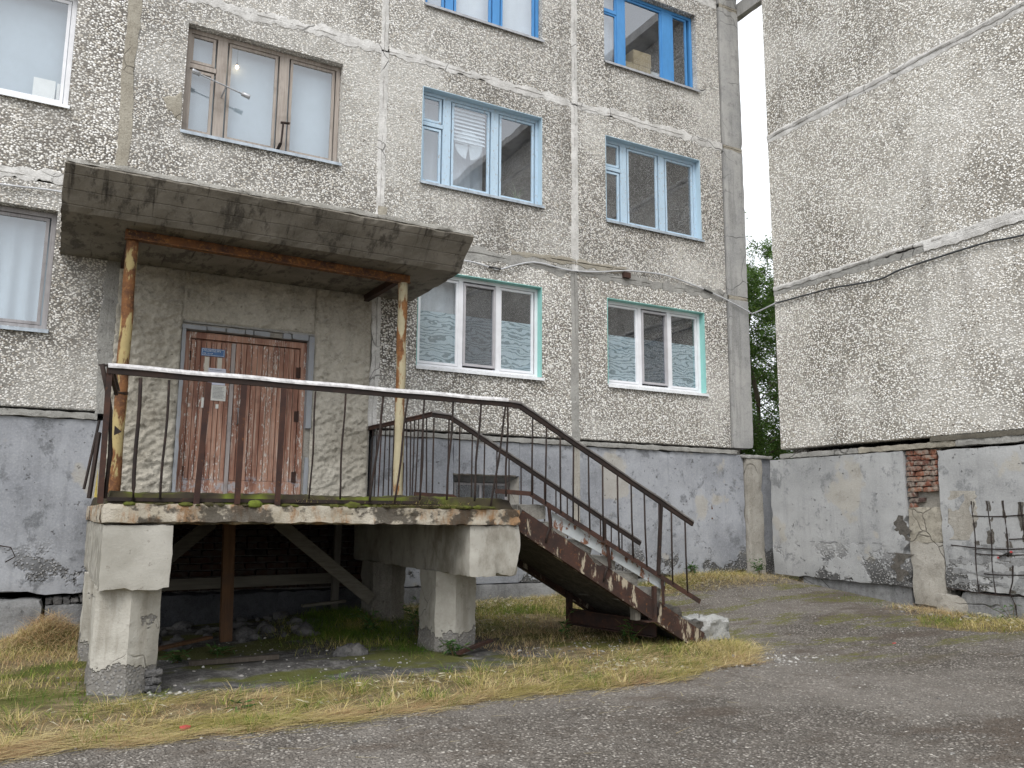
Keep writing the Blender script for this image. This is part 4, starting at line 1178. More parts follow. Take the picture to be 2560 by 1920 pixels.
# brick wall under the entrance platform, dark foundation below it
bw = G().box(0.455, 3.80, D + 0.13, D + 0.3, -0.98, 0.05).mk('brick_wall', 'mortar_shaded', B1)
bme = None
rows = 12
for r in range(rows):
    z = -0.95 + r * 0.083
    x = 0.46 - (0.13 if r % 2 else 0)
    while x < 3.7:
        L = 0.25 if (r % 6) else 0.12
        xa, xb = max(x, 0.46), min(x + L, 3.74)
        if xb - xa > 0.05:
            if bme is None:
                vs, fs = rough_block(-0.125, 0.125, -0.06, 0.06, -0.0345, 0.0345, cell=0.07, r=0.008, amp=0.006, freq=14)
                bme = mk('brick', vs, fs, 'brick_shaded', bw, False)
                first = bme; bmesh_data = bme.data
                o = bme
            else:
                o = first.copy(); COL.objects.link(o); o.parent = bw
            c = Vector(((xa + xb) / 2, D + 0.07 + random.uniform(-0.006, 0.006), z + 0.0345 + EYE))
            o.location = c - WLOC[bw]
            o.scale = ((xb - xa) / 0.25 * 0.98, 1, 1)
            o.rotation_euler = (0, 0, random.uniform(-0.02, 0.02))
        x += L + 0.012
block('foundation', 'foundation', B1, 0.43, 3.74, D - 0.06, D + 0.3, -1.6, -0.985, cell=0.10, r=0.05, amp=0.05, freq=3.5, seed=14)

# ----------------------------------------------------------------- the neighbouring block (its end wall faces the yard)
B2 = thing('apartment_building', (XR, 4.0, -1.3), 'neighbouring block showing a windowless pebble-dashed end wall and cracked plinth with bare bricks', 'building')
NX = (-1, 0, 0)
def end_panel(y0, y1, z0, z1, mat):
    e = 0.014
    g = G()
    def ring(a, b, c, d, x): return [(x, b, c), (x, a, c), (x, a, d), (x, b, d)]
    o0 = ring(y0, y1, z0, z1, XR + 0.3); o1 = ring(y0, y1, z0, z1, XR + e); o2 = ring(y0 + e, y1 - e, z0 + e, z1 - e, XR)
    for A, Bq in ((o0, o1), (o1, o2)):
        k = len(g.v); g.v += A + Bq
        for i in range(4):
            j = (i + 1) % 4; g.f.append((k + i, k + j, k + 4 + j, k + 4 + i))
    g.add(o2, [(0, 1, 2, 3)]); g.add(o0, [(3, 2, 1, 0)])
    return g.mk('wall_panel', mat, B2)
KZ = (1.09, 3.93, 6.77, 9.60, 10.35)
YS = (10.27, 4.3, -1.7, -7.7)
for k in range(4):
    for j in range(3):
        end_panel(YS[j + 1] + 0.02, YS[j] - (0.02 if j else 0), KZ[k] + 0.035, KZ[k + 1] - 0.035, 'pebble_warm')
for k in (1, 2, 3):
    for j in range(3):
        ribbon('joint_strip', 'joint', B2, (XR, YS[j] - 0.005, KZ[k] + 0.02), (XR, YS[j + 1], KZ[k] + 0.02), NX, 0.075, 0.045, 0.35, seed=k * 13 + j * 4.1, flat=True)
        ribbon('joint_strip', 'joint' if k > 1 else 'joint_grey', B2, (XR, YS[j] - 0.005, KZ[k] - 0.055), (XR, YS[j + 1], KZ[k] - 0.055), NX, 0.10, 0.010, 0.45, seed=80 + k * 13 + j * 4.1, flat=True)
ribbon('joint_strip', 'joint', B2, (XR - 0.015, 7.35, 3.90), (XR - 0.015, 5.0, 3.91), NX, 0.17, 0.022, 0.2, seed=141, flat=True)
for j in (1, 2):
    for k in range(3):
        ribbon('joint_strip', 'joint_grey', B2, (XR, YS[j], KZ[k]), (XR, YS[j], KZ[k + 1]), NX, 0.12, 0.016, 0.2, seed=160 + j + k)
G().box(XR - 0.42, XR + 12.3, -8.0, 10.5, 10.36, 10.56).mk('roof_slab', 'fascia', B2)
G().box(XR + 0.304, XR + 12, 9.97, 10.265, -1.6, 10.34).mk('side_wall', 'pebble_warm', B2)
G().box(XR + 11.7, XR + 12, -7.7, 9.96, -1.6, 10.34).mk('rear_wall', 'pebble_warm', B2)
G().box(XR + 0.304, XR + 11.69, -7.7, -7.4, -1.6, 10.34).mk('side_wall', 'pebble_warm', B2)
# beam that ties the two blocks together high up in the gap
tb = thing('tie_beam', (10.9, 10.6, 9.52), 'grey concrete beam bridging the narrow gap between the two blocks', 'beam')
block('slab', 'column_grey', tb, 10.824, 10.96, 10.285, D + 0.3, 9.52, 9.80, cell=0.12, r=0.02, amp=0.006)
# plinth
PX = XR - 0.03
def lower_cut(p):
    """lower edge drops towards the brick pier and is eaten away at both ends"""
    if p[2] < -0.80:
        k = (-0.80 - p[2]) / 0.2
        p = p.copy(); p[2] += k * (0.03 * (p[1] - 7.9) / 2.6 + 0.05 * max(0, fbm((p[1] * 3, 1.0, 2.0), 4)))
    if p[1] < 8.06 and -0.95 < p[2] < 0.0 and p[0] < PX + 0.1:
        p = p.copy(); p[1] += 0.16 * max(0.0, fbm((p[2] * 4.5, 3.0, 5.0), 3) + 0.25) * (8.06 - p[1]) / 0.16
    return p
block('plinth_panel', 'plinth_r', B2, PX, XR + 0.25, 7.91, 10.50, -0.995, 0.955, cell=0.08, r=0.018, amp=0.010, seed=51, bend=lower_cut)
block('plinth_panel', 'plinth_r', B2, PX, XR + 0.25, 1.0, 7.375, -0.99, 0.93, cell=0.09, r=0.02, amp=0.014, seed=52, bend=chipped(-0.99, 0, 0, 0.05, 9))
block('plinth_panel', 'plinth_r', B2, PX, XR + 0.25, -7.7, 0.98, -0.99, 0.93, cell=0.2, r=0.02, amp=0.01, seed=53)
block('base_course', 'plinth_base', B2, XR + 0.03, XR + 0.3, 7.95, 9.95, -1.6, -0.96, cell=0.09, r=0.02, amp=0.012, seed=54)
block('base_course', 'plinth_base', B2, XR - 0.01, XR + 0.3, -7.7, 7.2, -1.6, -0.985, cell=0.10, r=0.03, amp=0.02, seed=55)
for j in range(4):
    ya, yb = 10.27 - j * 1.6, 10.27 - (j + 1) * 1.6 + 0.01
    block('mortar_ledge', 'joint_beige' if j % 2 else 'joint_grey', B2, XR - 0.035, XR + 0.1, yb, ya, 0.965, 1.045 + 0.02 * (j == 2), cell=0.045, r=0.012, amp=0.016, freq=7, seed=60 + j)
block('lath', 'timber', B2, XR - 0.05, XR - 0.01, 5.6, 7.45, 1.05, 1.12, cell=0.08, r=0.01, amp=0.008, seed=64)
# pier of bare bricks with the plaster still clinging below
first = None
pr = G().box(XR + 0.07, XR + 0.3, 7.38, 7.905, -1.5, 0.96).mk('brick_pier', 'mortar', B2)
for r in range(11):
    z = 0.955 - (r + 1) * 0.075
    cuts = (7.395, 7.64, 7.89) if r % 2 else (7.39, 7.51, 7.76, 7.895)
    for a, b in zip(cuts, cuts[1:]):
        if r >= 8 and random.random() < 0.45: continue
        if first is None:
            vs, fs = rough_block(-0.125, 0.125, -0.06, 0.06, -0.0345, 0.0345, cell=0.05, r=0.012, amp=0.012, freq=14)
            first = o = mk('brick', vs, fs, 'brick', pr, False)
        else:
            o = first.copy(); COL.objects.link(o); o.parent = pr
        c = Vector((XR + 0.055 + random.uniform(-0.02, 0.012), (a + b) / 2, z + 0.0345 + EYE))
        o.location = c - WLOC[pr]
        o.rotation_euler = (random.uniform(-0.04, 0.04), random.uniform(-0.05, 0.05), math.pi / 2 + random.uniform(-0.04, 0.04))
        o.scale = ((b - a - 0.012) / 0.25, 1, 0.95)
block('plaster', 'joint_beige', pr, XR + 0.0, XR + 0.09, 7.385, 7.90, -0.35, 0.14, cell=0.04, r=0.012, amp=0.02, freq=8, seed=71)
block('plaster', 'pilaster', pr, XR - 0.005, XR + 0.09, 7.385, 7.90, -1.22, -0.345, cell=0.06, r=0.02, amp=0.015, freq=4, seed=72)
block('plaster', 'pilaster', pr, XR - 0.02, XR + 0.09, 7.10, 7.55, -1.45, -1.05, cell=0.05, r=0.03, amp=0.03, freq=5, seed=73)
# reinforcement laid bare in the second plinth panel
def rebar(pts, r=0.007):
    g = G(); g.tube([(PX - 0.006 + 0.008 * mnoise.noise(Vector((a * 3, b * 3, 0))), a, b) for a, b in pts], r, 6)
    return g.mk('rebar', 'rust_bar', B2)
for y, z0, z1 in ((6.91, -0.98, 0.22), (6.69, -0.98, 0.22), (6.48, -0.5, 0.22), (6.26, -0.98, 0.2), (6.05, -0.98, 0.1)):
    rebar([(y + 0.01 * math.sin(z * 7), z) for z in np.linspace(z0, z1, 9)])
for z, y0, y1 in ((0.035, 5.6, 6.92), (-0.26, 5.6, 6.45), (-0.385, 5.6, 7.25), (-0.46, 5.6, 6.9), (-0.71, 5.6, 6.82), (-0.97, 5.6, 7.36)):
    rebar([(y, z - 0.02 * math.sin(y * 4)) for y in np.linspace(y0, y1, 12)])
rebar([(6.43, -0.6), (6.45, -0.8), (6.50, -0.95), (6.44, -1.1), (6.43, -1.33)], 0.010)
for y, z0, z1, w in ((6.90, -0.36, 0.21, 0.06), (6.69, -0.34, 0.22, 0.07), (6.49, 0.0, 0.22, 0.05), (6.27, -0.3, 0.2, 0.06), (6.45, -0.95, -0.2, 0.07)):
    ribbon('spalled_groove', 'crumble', B2, (PX - 0.001, y, z0), (PX - 0.001, y, z1), NX, w, 0.003, 0.7, seed=y * 7)
for z, y0, y1, w in ((-0.40, 5.6, 7.3, 0.05), (-0.55, 5.7, 7.3, 0.10), (-0.72, 5.7, 7.25, 0.07), (-0.86, 5.7, 7.3, 0.08)):
    ribbon('spalled_groove', 'plinth_base', B2, (PX - 0.002, y1, z), (PX - 0.002, y0, z), NX, w, 0.003, 0.7, seed=z * 17)
# spalled edge beside the pier, scratches and an old repair
for z0, z1, w in ((-0.33, 0.02, 0.17), (-0.92, -0.52, 0.24)):
    ribbon('spall', 'crumble', B2, (PX - 0.002, 7.99, z0), (PX - 0.002, 7.97, z1), NX, w, 0.004, 1.1, seed=z0 * 31, flat=True)
for y0, y1 in ((9.72, 9.15), (8.75, 8.35)):
    ribbon('scratch', 'plinth_base', B2, (PX - 0.002, y0, -0.40), (PX - 0.002, y1, -0.40), NX, 0.05, 0.003, 1.0, seed=y0, flat=True)
ribbon('repair_patch', 'pilaster', B2, (PX - 0.001, 7.12, -0.30), (PX - 0.001, 7.10, 0.36), NX, 0.40, 0.004, 0.35, seed=7.7, flat=True)
ribbon('rust_stain', 'timber_brown', B1, (9.81, PY - 0.002, -0.06), (9.82, PY - 0.002, 0.20), NY, 0.07, 0.003, 0.5, seed=3.3, flat=True)
wire = G().tube([(PX - 0.02, 6.60, -0.51), (PX - 0.03, 6.50, -0.46), (PX - 0.02, 6.43, -0.43)], 0.010, 6)
wr = thing('wire_scrap', (PX, 6.5, -0.52), 'short black wire with two red ends caught on the bare rebar', 'wire')
wire.mk('lead', 'tape', wr)
for q in ((PX - 0.02, 6.60, -0.51), (PX - 0.02, 6.43, -0.43)):
    block('red_end', 'red_plastic', wr, q[0] - 0.012, q[0] + 0.010, q[1] - 0.015, q[1] + 0.015, q[2] - 0.014, q[2] + 0.014, cell=0.02, r=0.008, amp=0.004)

# ----------------------------------------------------------------- canopy over the entrance
CN = thing('entrance_canopy', (2.05, D, 3.0), 'dark stained concrete canopy slab with sloping front above the porch', 'canopy')
def canopy_slab():
    prof = [(D - 0.002, 3.01), (9.235, 3.01), (8.86, 3.37), (8.862, 3.385), (D - 0.002, 3.40)]
    x0, x1 = -0.175, 4.27
    pts = []
    for (a, b), (c, d) in zip(prof, prof[1:] + prof[:1]):
        L = math.hypot(c - a, d - b); n = max(1, int(L / 0.06))
        for k in range(n): pts.append((a + (c - a) * k / n, b + (d - b) * k / n))
    nx = 74; n = len(pts); vs, fs = [], []
    for i in range(nx + 1):
        x = x0 + (x1 - x0) * i / nx
        end = min(i, nx - i)
        for a, b in pts:
            q = Vector((x * 4, a * 4, b * 4))
            e = 0.010 * fbm(q)
            near_edge = max(0, 1 - math.hypot(a - 8.86, b - 3.38) / 0.07) + max(0, 1 - math.hypot(a - 9.235, b - 3.01) / 0.06)
            chip = near_edge * 0.05 * max(0, fbm((x * 6, 1.5, 3.0), 4))
            xo = 0.03 * fbm((a * 5, b * 5, 7.0 + i * 0), 3) if end == 0 else 0
            vs.append((x + xo, min(a + e * (a < D - 0.05) + chip, D - 0.002), b + e * 0.6))
    for i in range(nx):
        for k in range(n):
            j = (k + 1) % n
            fs.append((i * n + k, i * n + j, (i + 1) * n + j, (i + 1) * n + k))
    fs.append(tuple(range(n - 1, -1, -1))); fs.append(tuple(nx * n + k for k in range(n)))
    return mk('slab', vs, fs, 'canopy', CN, False)
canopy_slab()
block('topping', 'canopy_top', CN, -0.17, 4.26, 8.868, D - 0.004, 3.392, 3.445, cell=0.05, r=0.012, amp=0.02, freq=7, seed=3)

CF = thing('canopy_frame', (2.1, 9.6, 0.16), 'rusty steel goal frame of two pipe posts and a crossbar holding up the canopy', 'frame')
def pole(name, mat, x0, x1, y, z0, z1, r, seed):
    n = 26
    pth = [(x0 + (x1 - x0) * k / n + 0.004 * math.sin(k * 0.8 + seed), y, z0 + (z1 - z0) * k / n) for k in range(n + 1)]
    return G().tube(pth, r, 18).mk(name, mat, CF, True)
pole('post', 'rust_pole', 0.530, 0.515, 9.58, 0.13, 2.90, 0.062, 0.0)
pole('post', 'rust_pole_pale', 3.665, 3.655, 9.62, 0.13, 2.88, 0.060, 2.0)
g = G()
g.bar((0.44, 9.56, 2.955), (3.76, 9.70, 2.955), 0.09, 0.10)
g.mk('crossbar', 'rust_frame', CF)
G().bar((0.44, 9.50, 2.90), (3.76, 9.64, 2.90), 0.05, 0.012).mk('flange', 'rust_frame', CF)
G().bar((3.64, 9.72, 2.965), (3.60, D - 0.004, 2.965), 0.075, 0.085).mk('strut', 'rust', CF)
G().bar((0.515, 9.64, 2.965), (0.515, D - 0.004, 2.965), 0.075, 0.085).mk('strut', 'rust', CF)
G().bar((3.715, 9.68, 0.14), (3.725, 9.68, 0.62), 0.05, 0.06).mk('stiffener', 'rust_post', CF)
for k in range(3):
    n = 18
    G().tube([(0.524 + 0.068 * math.cos(a), 9.58 + 0.068 * math.sin(a), 1.22 + k * 0.009 + 0.006 * math.sin(2 * a + k)) for a in np.linspace(0, 2 * math.pi, n)], 0.004, 5).mk('wire_tie', 'rust_bar', CF)

# ----------------------------------------------------------------- porch
PF = 7.28
PO = thing('porch', (2.2, 8.9, -1.38), 'raised concrete porch on stubby columns in front of the brown door', 'porch')
def slab_bend(p):
    p = p.copy()
    if p[1] < PF + 0.05:
        p[2] += 0.010 * math.sin(p[0] * 1.3)
        if p[2] < -0.02: p[2] += 0.028 * max(0, fbm((p[0] * 2.6, 4.0, 0), 4)); 
        mid = max(0, 1 - abs(p[2] + 0.025) / 0.03)
        p[1] += 0.012 * mid + 0.02 * max(0, fbm((p[0] * 3.0, p[2] * 8, 2.0), 4))
    return p
block('platform_slab', 'slab', PO, 0.335, 4.07, PF, D - 0.004, -0.098, 0.055, cell=0.045, r=0.018, amp=0.012, freq=6, seed=2, bend=slab_bend)
def beam_bend(p):
    p = p.copy()
    if p[2] < -0.5 and p[1] < PF + 0.2:
        p[2] += 0.05 * max(0, fbm((p[0] * 5, 2.0, 9.0), 4) + 0.05)
    return p
block('beam', 'beam', PO, 0.35, 0.87, PF + 0.02, D - 0.03, -0.618, -0.104, cell=0.05, r=0.022, amp=0.007, seed=4, bend=beam_bend)
def beam_bend2(p):
    p = beam_bend(p)
    if p[0] > 3.85 and p[1] < PF + 0.12:
        p[0] -= 0.06 * max(0, (-0.25 - p[2])) / 0.3; p[0] += 0.03 * fbm((p[2] * 6, 4, 4), 3)
    return p
block('beam', 'beam', PO, 3.53, 4.10, PF + 0.03, D - 0.03, -0.60, -0.104, cell=0.05, r=0.03, amp=0.014, seed=6, bend=beam_bend2)
def facet(x0, x1, y0, dy, xm=0.5, bulge=0.10):
    xm = x0 + (x1 - x0) * xm
    return [(x0, y0 + bulge), (xm, y0), (x1, y0 + bulge * 1.1), (x1, y0 + dy), (x0, y0 + dy)]
foot = lambda z: 0.03 * max(0, (-1.2 - z) / 0.2)
rough_prism('column', 'column', PO, facet(0.345, 0.83, PF + 0.08, 0.55, 0.52, 0.12), -1.55, -0.60, amp=0.008, seed=1, flare=foot)
rough_prism('column', 'column', PO, facet(0.325, 0.81, 9.02, 0.5), -1.55, -0.60, amp=0.008, seed=5, flare=foot)
rough_prism('column', 'column', PO, facet(3.50, 3.96, 7.95, 0.5, 0.42, 0.08), -1.55, -0.585, amp=0.008, seed=9, flare=foot)
rough_prism('column', 'column_shaded', PO, facet(3.45, 3.87, 9.72, 0.5), -1.5, -0.585, amp=0.012, seed=13, flare=foot)
# crumbled foot of the front column
for k in range(9):
    block('stone', 'rubble', PO, 0.74 + 0.035 * (k % 3) + 0.01 * random.random(), 0.80 + 0.035 * (k % 3), PF + 0.10 + 0.02 * k / 9, PF + 0.17, -1.42 + 0.06 * (k // 3), -1.365 + 0.06 * (k // 3), cell=0.02, r=0.018, amp=0.01, freq=16, seed=k * 1.3)
# old asphalt topping with moss along the edge
def topping_h():
    xs = np.arange(0.36, 4.06, 0.035); ys = np.concatenate([[PF + 0.035, PF + 0.036], np.arange(PF + 0.06, PF + 1.2, 0.05), np.arange(PF + 1.2, D, 0.25), [D - 0.01]])
    X, Y = np.meshgrid(xs, ys, indexing='ij')
    dd = Y - (PF + 0.03) - 0.02 * vfbm(X * 4, X * 0 + 3)
    Z = 0.052 + 0.105 * ss(dd, 0.0, 0.10) + 0.05 * vfbm(X * 3, Y * 3) * ss(dd, 0, .1) + 0.03 * vfbm(X * 12, Y * 12)
    Z = np.maximum(Z, 0.045)
    Z[:, 0] = 0.03; Z[0, :] = 0.03; Z[-1, :] = 0.03
    T = np.clip(0.24 + 1.7 * vfbm(X * 2.5 + 9, Y * 6) + 1.6 * vfbm(X * 11, Y * 11) + 0.25 * ss(dd, 0.25, 0.0) - 0.2 * ss(dd, 0.4, 1.0), 0, 1)
    I = np.arange(X.size).reshape(X.shape)
    F = np.stack([I[:-1, :-1], I[1:, :-1], I[1:, 1:], I[:-1, 1:]], -1).reshape(-1, 4)
    return mk('mossy_topping', np.stack([X, Y, Z], -1).reshape(-1, 3), F, 'moss', PO, True, T.ravel())
topping_h()
def moss_cushion(x, y, z, rx, rz, t):
    bm = bmesh.new(); bmesh.ops.create_icosphere(bm, subdivisions=3, radius=1.0)
    vs = []
    for v in bm.verts:
        d = 1 + 0.25 * mnoise.noise(v.co * 3 + Vector((x * 9, 0, 0)))
        vs.append((x + v.co.x * rx * d, y + v.co.y * 0.045 * d, z + max(-0.4, v.co.z) * rz * d))
    o = mk('moss_cushion', vs, [[v.index for v in f.verts] for f in bm.faces], 'moss', PO, True, [t + 0.25 * (random.random() - .5) for _ in vs]); bm.free()
    return o
for k in range(60):
    x = random.uniform(0.45, 4.0)
    moss_cushion(x, PF + 0.03 + random.uniform(-0.01, 0.07), 0.055, random.uniform(0.02, 0.07), random.uniform(0.012, 0.03), random.uniform(0.3, 0.65))
moss_cushion(1.50, PF + 0.03, 0.06, 0.065, 0.045, 0.85)
moss_cushion(2.36, PF + 0.035, 0.06, 0.08, 0.04, 0.6)

# ----------------------------------------------------------------- stair flight beside the porch
ST = thing('stair_flight', (5.3, 8.0, -1.38), 'worn concrete stair with rusty channel stringers leading up to the porch', 'stairs')
SY0, SY1 = 7.38, 8.78
def line(x, p, q): return p[1] + (q[1] - p[1]) * (x - p[0]) / (q[0] - p[0])
CT = ((4.10, 0.055), (6.44, -1.285)); 
def chan(y, sgn, name='stringer'):
    """C-channel: web towards the outside, two flanges turned inwards"""
    p, q = Vector((CT[0][0], y, CT[0][1] - 0.1)), Vector((CT[1][0], y, CT[1][1] - 0.1))
    t = (q - p).normalized(); up = Vector((0, 1, 0)).cross(t) * -1
    if up.z < 0: up = -up
    g = G(); h = 0.205
    g.bar(p, q, 0.010, h, up)
    for s in (-1, 1):
        off = up * (s * (h / 2 - 0.006)) + Vector((0, sgn * 0.036, 0))
        g.bar(p + off, q + off, 0.062, 0.012, up)
    # the lip of the lower flange shows on the outer face
    off = up * (-(h / 2 - 0.004)) + Vector((0, -sgn * 0.012, 0))
    g.bar(p + off, q + off, 0.014, 0.016, up)
    return g.mk(name, 'rust_channel', ST)
chan(SY0, 1); chan(SY1, -1)
# cast slab between the stringers
def flight_slab():
    n = 46; m = 14; vs, fs = [], []
    xs = np.linspace(4.10, 6.52, n)
    for j in range(m + 1):
        y = SY0 + 0.012 + (SY1 - SY0 - 0.024) * j / m
        for k, x in enumerate(xs):
            top = line(x, *CT) + 0.018 + 0.05 * fbm((x * 5, y * 5, 1), 4) * (1 if j in (0, 1) else 0.6)
            vs.append((x, y - (0.014 * (j == 0)) + 0.02 * fbm((x * 9, 3, y), 3) * (j == 0), top))
    for j in range(m + 1):
        y = SY0 + 0.012 + (SY1 - SY0 - 0.024) * j / m
        for k, x in enumerate(xs):
            vs.append((x, y, line(x, *CT) - 0.13 + 0.02 * fbm((x * 4, y * 4, 5), 4)))
    A = (m + 1) * n
    for j in range(m):
        for k in range(n - 1):
            a = j * n + k
            fs.append((a, a + 1, a + n + 1, a + n)); fs.append((A + a, A + a + n, A + a + n + 1, A + a + 1))
    for k in range(n - 1):
        fs.append((k, A + k, A + k + 1, k + 1)); b = m * n + k; fs.append((b, b + 1, A + b + 1, A + b))
    for j in range(m):
        a = j * n; fs.append((a, a + n, A + a + n, A + a)); b = a + n - 1; fs.append((b, A + b, A + b + n, b + n))
    return mk('flight_slab', vs, fs, 'crumble', ST, False)
flight_slab()
NS = 8
for k in range(NS):
    xa = 4.09 + k * 0.30; top = 0.10 - k * 0.178
    dmg = 0.0 if k < 6 else 0.03
    block('step', 'step' if k < 6 else 'crumble', ST, xa, xa + 0.335, SY0 + (0.0 if k < 2 else 0.05), SY1 - 0.01, top - 0.15, top - dmg, cell=0.06, r=0.02 + dmg, amp=0.010 + dmg * 0.6, freq=5, seed=k * 4.0)
# painted sheet-metal kerb on the flight's edge, in two lengths
def plate(p, q, h, mat):
    p, q = Vector(p), Vector(q); t = (q - p).normalized()
    n = 18; vs, fs = [], []
    for k in range(n + 1):
        c = p.lerp(q, k / n); w = 0.010 * math.sin(k * 0.7)
        for dy, dz in ((0, 0), (0, h), (0.012, h), (0.012, 0), ):
            vs.append((c.x, c.y + dy + w * (dz > 0), c.z + dz))
    for k in range(n):
        for i in range(4):
            j = (i + 1) % 4; fs.append((k * 4 + i, k * 4 + j, (k + 1) * 4 + j, (k + 1) * 4 + i))
    fs += [(3, 2, 1, 0), tuple(n * 4 + i for i in range(4))]
    return mk('edge_plate', vs, fs, mat, ST)
plate((4.50, SY0 - 0.005, -0.125), (5.215, SY0 - 0.005, -0.455), 0.15, 'white_plate')
plate((5.235, SY0 - 0.005, -0.465), (5.945, SY0 - 0.005, -0.825), 0.15, 'white_plate')
# support frame under the lower end
g = G(); p, q = Vector((5.96, 7.56, -1.24)), Vector((5.56, 8.66, -1.20))
g.bar(p, q, 0.012, 0.18); 
for s in (-1, 1): g.bar(p + Vector((-0.035, 0, s * 0.085)), q + Vector((-0.035, 0, s * 0.085)), 0.08, 0.012)
g.mk('cross_channel', 'rust', ST)
G().bar((5.78, SY0 - 0.02, -0.76), (5.775, SY0 - 0.02, -1.12), 0.035, 0.05).box(5.66, 5.80, SY0 - 0.045, SY0 + 0.16, -1.135, -1.12).mk('hanger', 'rust', ST)
block('packing_block', 'timber_v', ST, 5.56, 5.63, SY0 + 0.03, SY0 + 0.13, -1.118, -0.96, cell=0.05, r=0.006, amp=0.003)
G().bar((5.545, 8.70, -1.32), (5.545, 8.70, -0.93), 0.06, 0.06).mk('rear_prop', 'rust', ST)
for x in (4.46, 5.17, 5.86):
    z = line(x, *CT)
    G().tube([(x, SY0 - 0.018, z + 0.02), (x - 0.03, SY0 - 0.02, z - 0.05), (x - 0.045, SY0 - 0.015, z - 0.13)], 0.011, 6).mk('anchor_rod', 'rust_bar', ST, True)
wb = tag(block('concrete_lump', 'white_stone', None, 6.50, 6.90, 7.42, 7.80, -1.5, -1.16, cell=0.04, r=0.035, amp=0.05, freq=4, seed=3), 'whitewashed broken concrete lump at the foot of the stair', 'concrete lump')

# ----------------------------------------------------------------- railings
def rail_run(root, pts, top_mat, bar_mat='rust_bar', flat_h=0.045, capw=0.05, caph=0.024, name='handrail'):
    """flat bar with a half-round handrail on top, one piece per straight run"""
    for p, q in zip(pts, pts[1:]):
        p, q = Vector(p), Vector(q)
        G().bar(p - Vector((0, 0, flat_h / 2)), q - Vector((0, 0, flat_h / 2)), 0.028, flat_h).mk('rail_bar', bar_mat, root)
        t = (q - p).normalized(); s = t.cross(Vector((0, 0, 1))).normalized(); u = s.cross(t).normalized()
        prof = [(-capw / 2, 0.001), (capw / 2, 0.001), (capw / 2, caph * 0.45), (capw * 0.3, caph * 0.95), (0, caph * 1.1), (-capw * 0.3, caph * 0.95), (-capw / 2, caph * 0.45)]
        n = max(2, int((q - p).length / 0.15)); vs, fs = [], []
        for k in range(n + 1):
            c = p.lerp(q, k / n) + u * 0.003 * math.sin(k * 1.1)
            vs += [c + s * a + u * b for a, b in prof]
        m = len(prof)
        for k in range(n):
            for i in range(m):
                j = (i + 1) % m; fs.append((k * m + i, k * m + j, (k + 1) * m + j, (k + 1) * m + i))
        fs += [tuple(range(m - 1, -1, -1)), tuple(n * m + i for i in range(m))]
        mk(name, vs, fs, top_mat, root, False)
RF = thing('porch_railing', (2.2, 7.3, 0.06), 'long front railing with pale worn handrail along the porch and down the stair', 'railing')
Y0 = 7.31
A0, A1, A2, A3 = (0.29, Y0, 1.135), (3.93, Y0, 1.115), (4.08, Y0, 1.10), (6.30, Y0, -0.075)
rail_run(RF, [A0, A1], 'handrail', caph=0.038, capw=0.056)
rail_run(RF, [A1, A2], 'handrail_dark')
rail_run(RF, [A2, A3], 'handrail_dark')
G().bar((0.36, Y0 + 0.02, 0.095), (3.0, Y0 + 0.03, 0.10), 0.02, 0.03).mk('bottom_bar', 'rust_bar', RF)
L0, L1, L2 = (3.80, Y0, 0.225), (4.20, Y0, 0.205), (6.38, Y0, -0.945)
G().bar(L0, L1, 0.006, 0.045).bar(Vector(L0) + Vector((0, 0.02, 0.02)), Vector(L1) + Vector((0, 0.02, 0.02)), 0.045, 0.006).mk('bottom_bar', 'rust', RF)
G().bar(L1, L2, 0.006, 0.05).bar(Vector(L1) + Vector((0, 0.02, 0.022)), Vector(L2) + Vector((0, 0.02, 0.022)), 0.045, 0.006).mk('bottom_bar', 'rust', RF)
for xt, xb, zb, r, mt in ((0.535, 0.55, 0.08, 0.015, 'rust_bar'), (0.755, 0.75, 0.10, 0.010, 'rust_bar'), (1.98, 1.965, 0.12, 0.0085, 'rust_bar'), (2.25, 2.235, 0.12, 0.009, 'rust_bar'),
                          (2.62, 2.52, 0.10, 0.011, 'rust_bar'), (2.86, 2.76, 0.10, 0.010, 'rust_bar'), (3.03, 3.01, 0.12, 0.010, 'rust_bar'), (3.33, 3.28, 0.13, 0.011, 'rust_bar'), (3.63, 3.57, 0.12, 0.011, 'rust_bar'),
                          (3.915, 3.76, 0.08, 0.010, 'rust_bar'), (3.935, 3.92, 0.17, 0.011, 'rust_bar')):
    k = 9; s = random.uniform(0, 6)
    G().tube([(xt + (xb - xt) * i / k + 0.005 * math.sin(i * 0.7 + s), Y0 + 0.004 * math.cos(i + s), 1.075 + (zb - 1.075) * i / k) for i in range(k + 1)], r, 6).mk('baluster', mt, RF, True)
for xt, xb in ((1.065, 1.025), (1.355, 1.35), (1.695, 1.685)):
    G().bar((xt, Y0, 1.08), (xb, Y0 - 0.01, 0.065), 0.045, 0.030, (0, 1, 0)).mk('post', 'rust_post', RF)
for i, x in enumerate((4.225, 4.39, 4.555, 4.72, 4.905, 5.085, 5.275, 5.455, 5.63, 5.83, 6.0, 6.19)):
    zt = line(x, (A2[0], A2[2]), (A3[0], A3[2])) - 0.04; zl = line(x, (L1[0], L1[2]), (L2[0], L2[2]))
    s = random.uniform(-0.015, 0.02)
    G().tube([(x, Y0, zt), (x + s * 0.4, Y0 + 0.004, (zt + zl) / 2), (x + s, Y0, zl)], 0.010, 6).mk('baluster', 'rust_bar', RF, True)
G().bar((5.86, Y0, line(5.86, (A2[0], A2[2]), (A3[0], A3[2])) - 0.03), (5.80, Y0, line(5.80, (L1[0], L1[2]), (L2[0], L2[2]))), 0.032, 0.032).mk('post', 'rust_bar', RF)
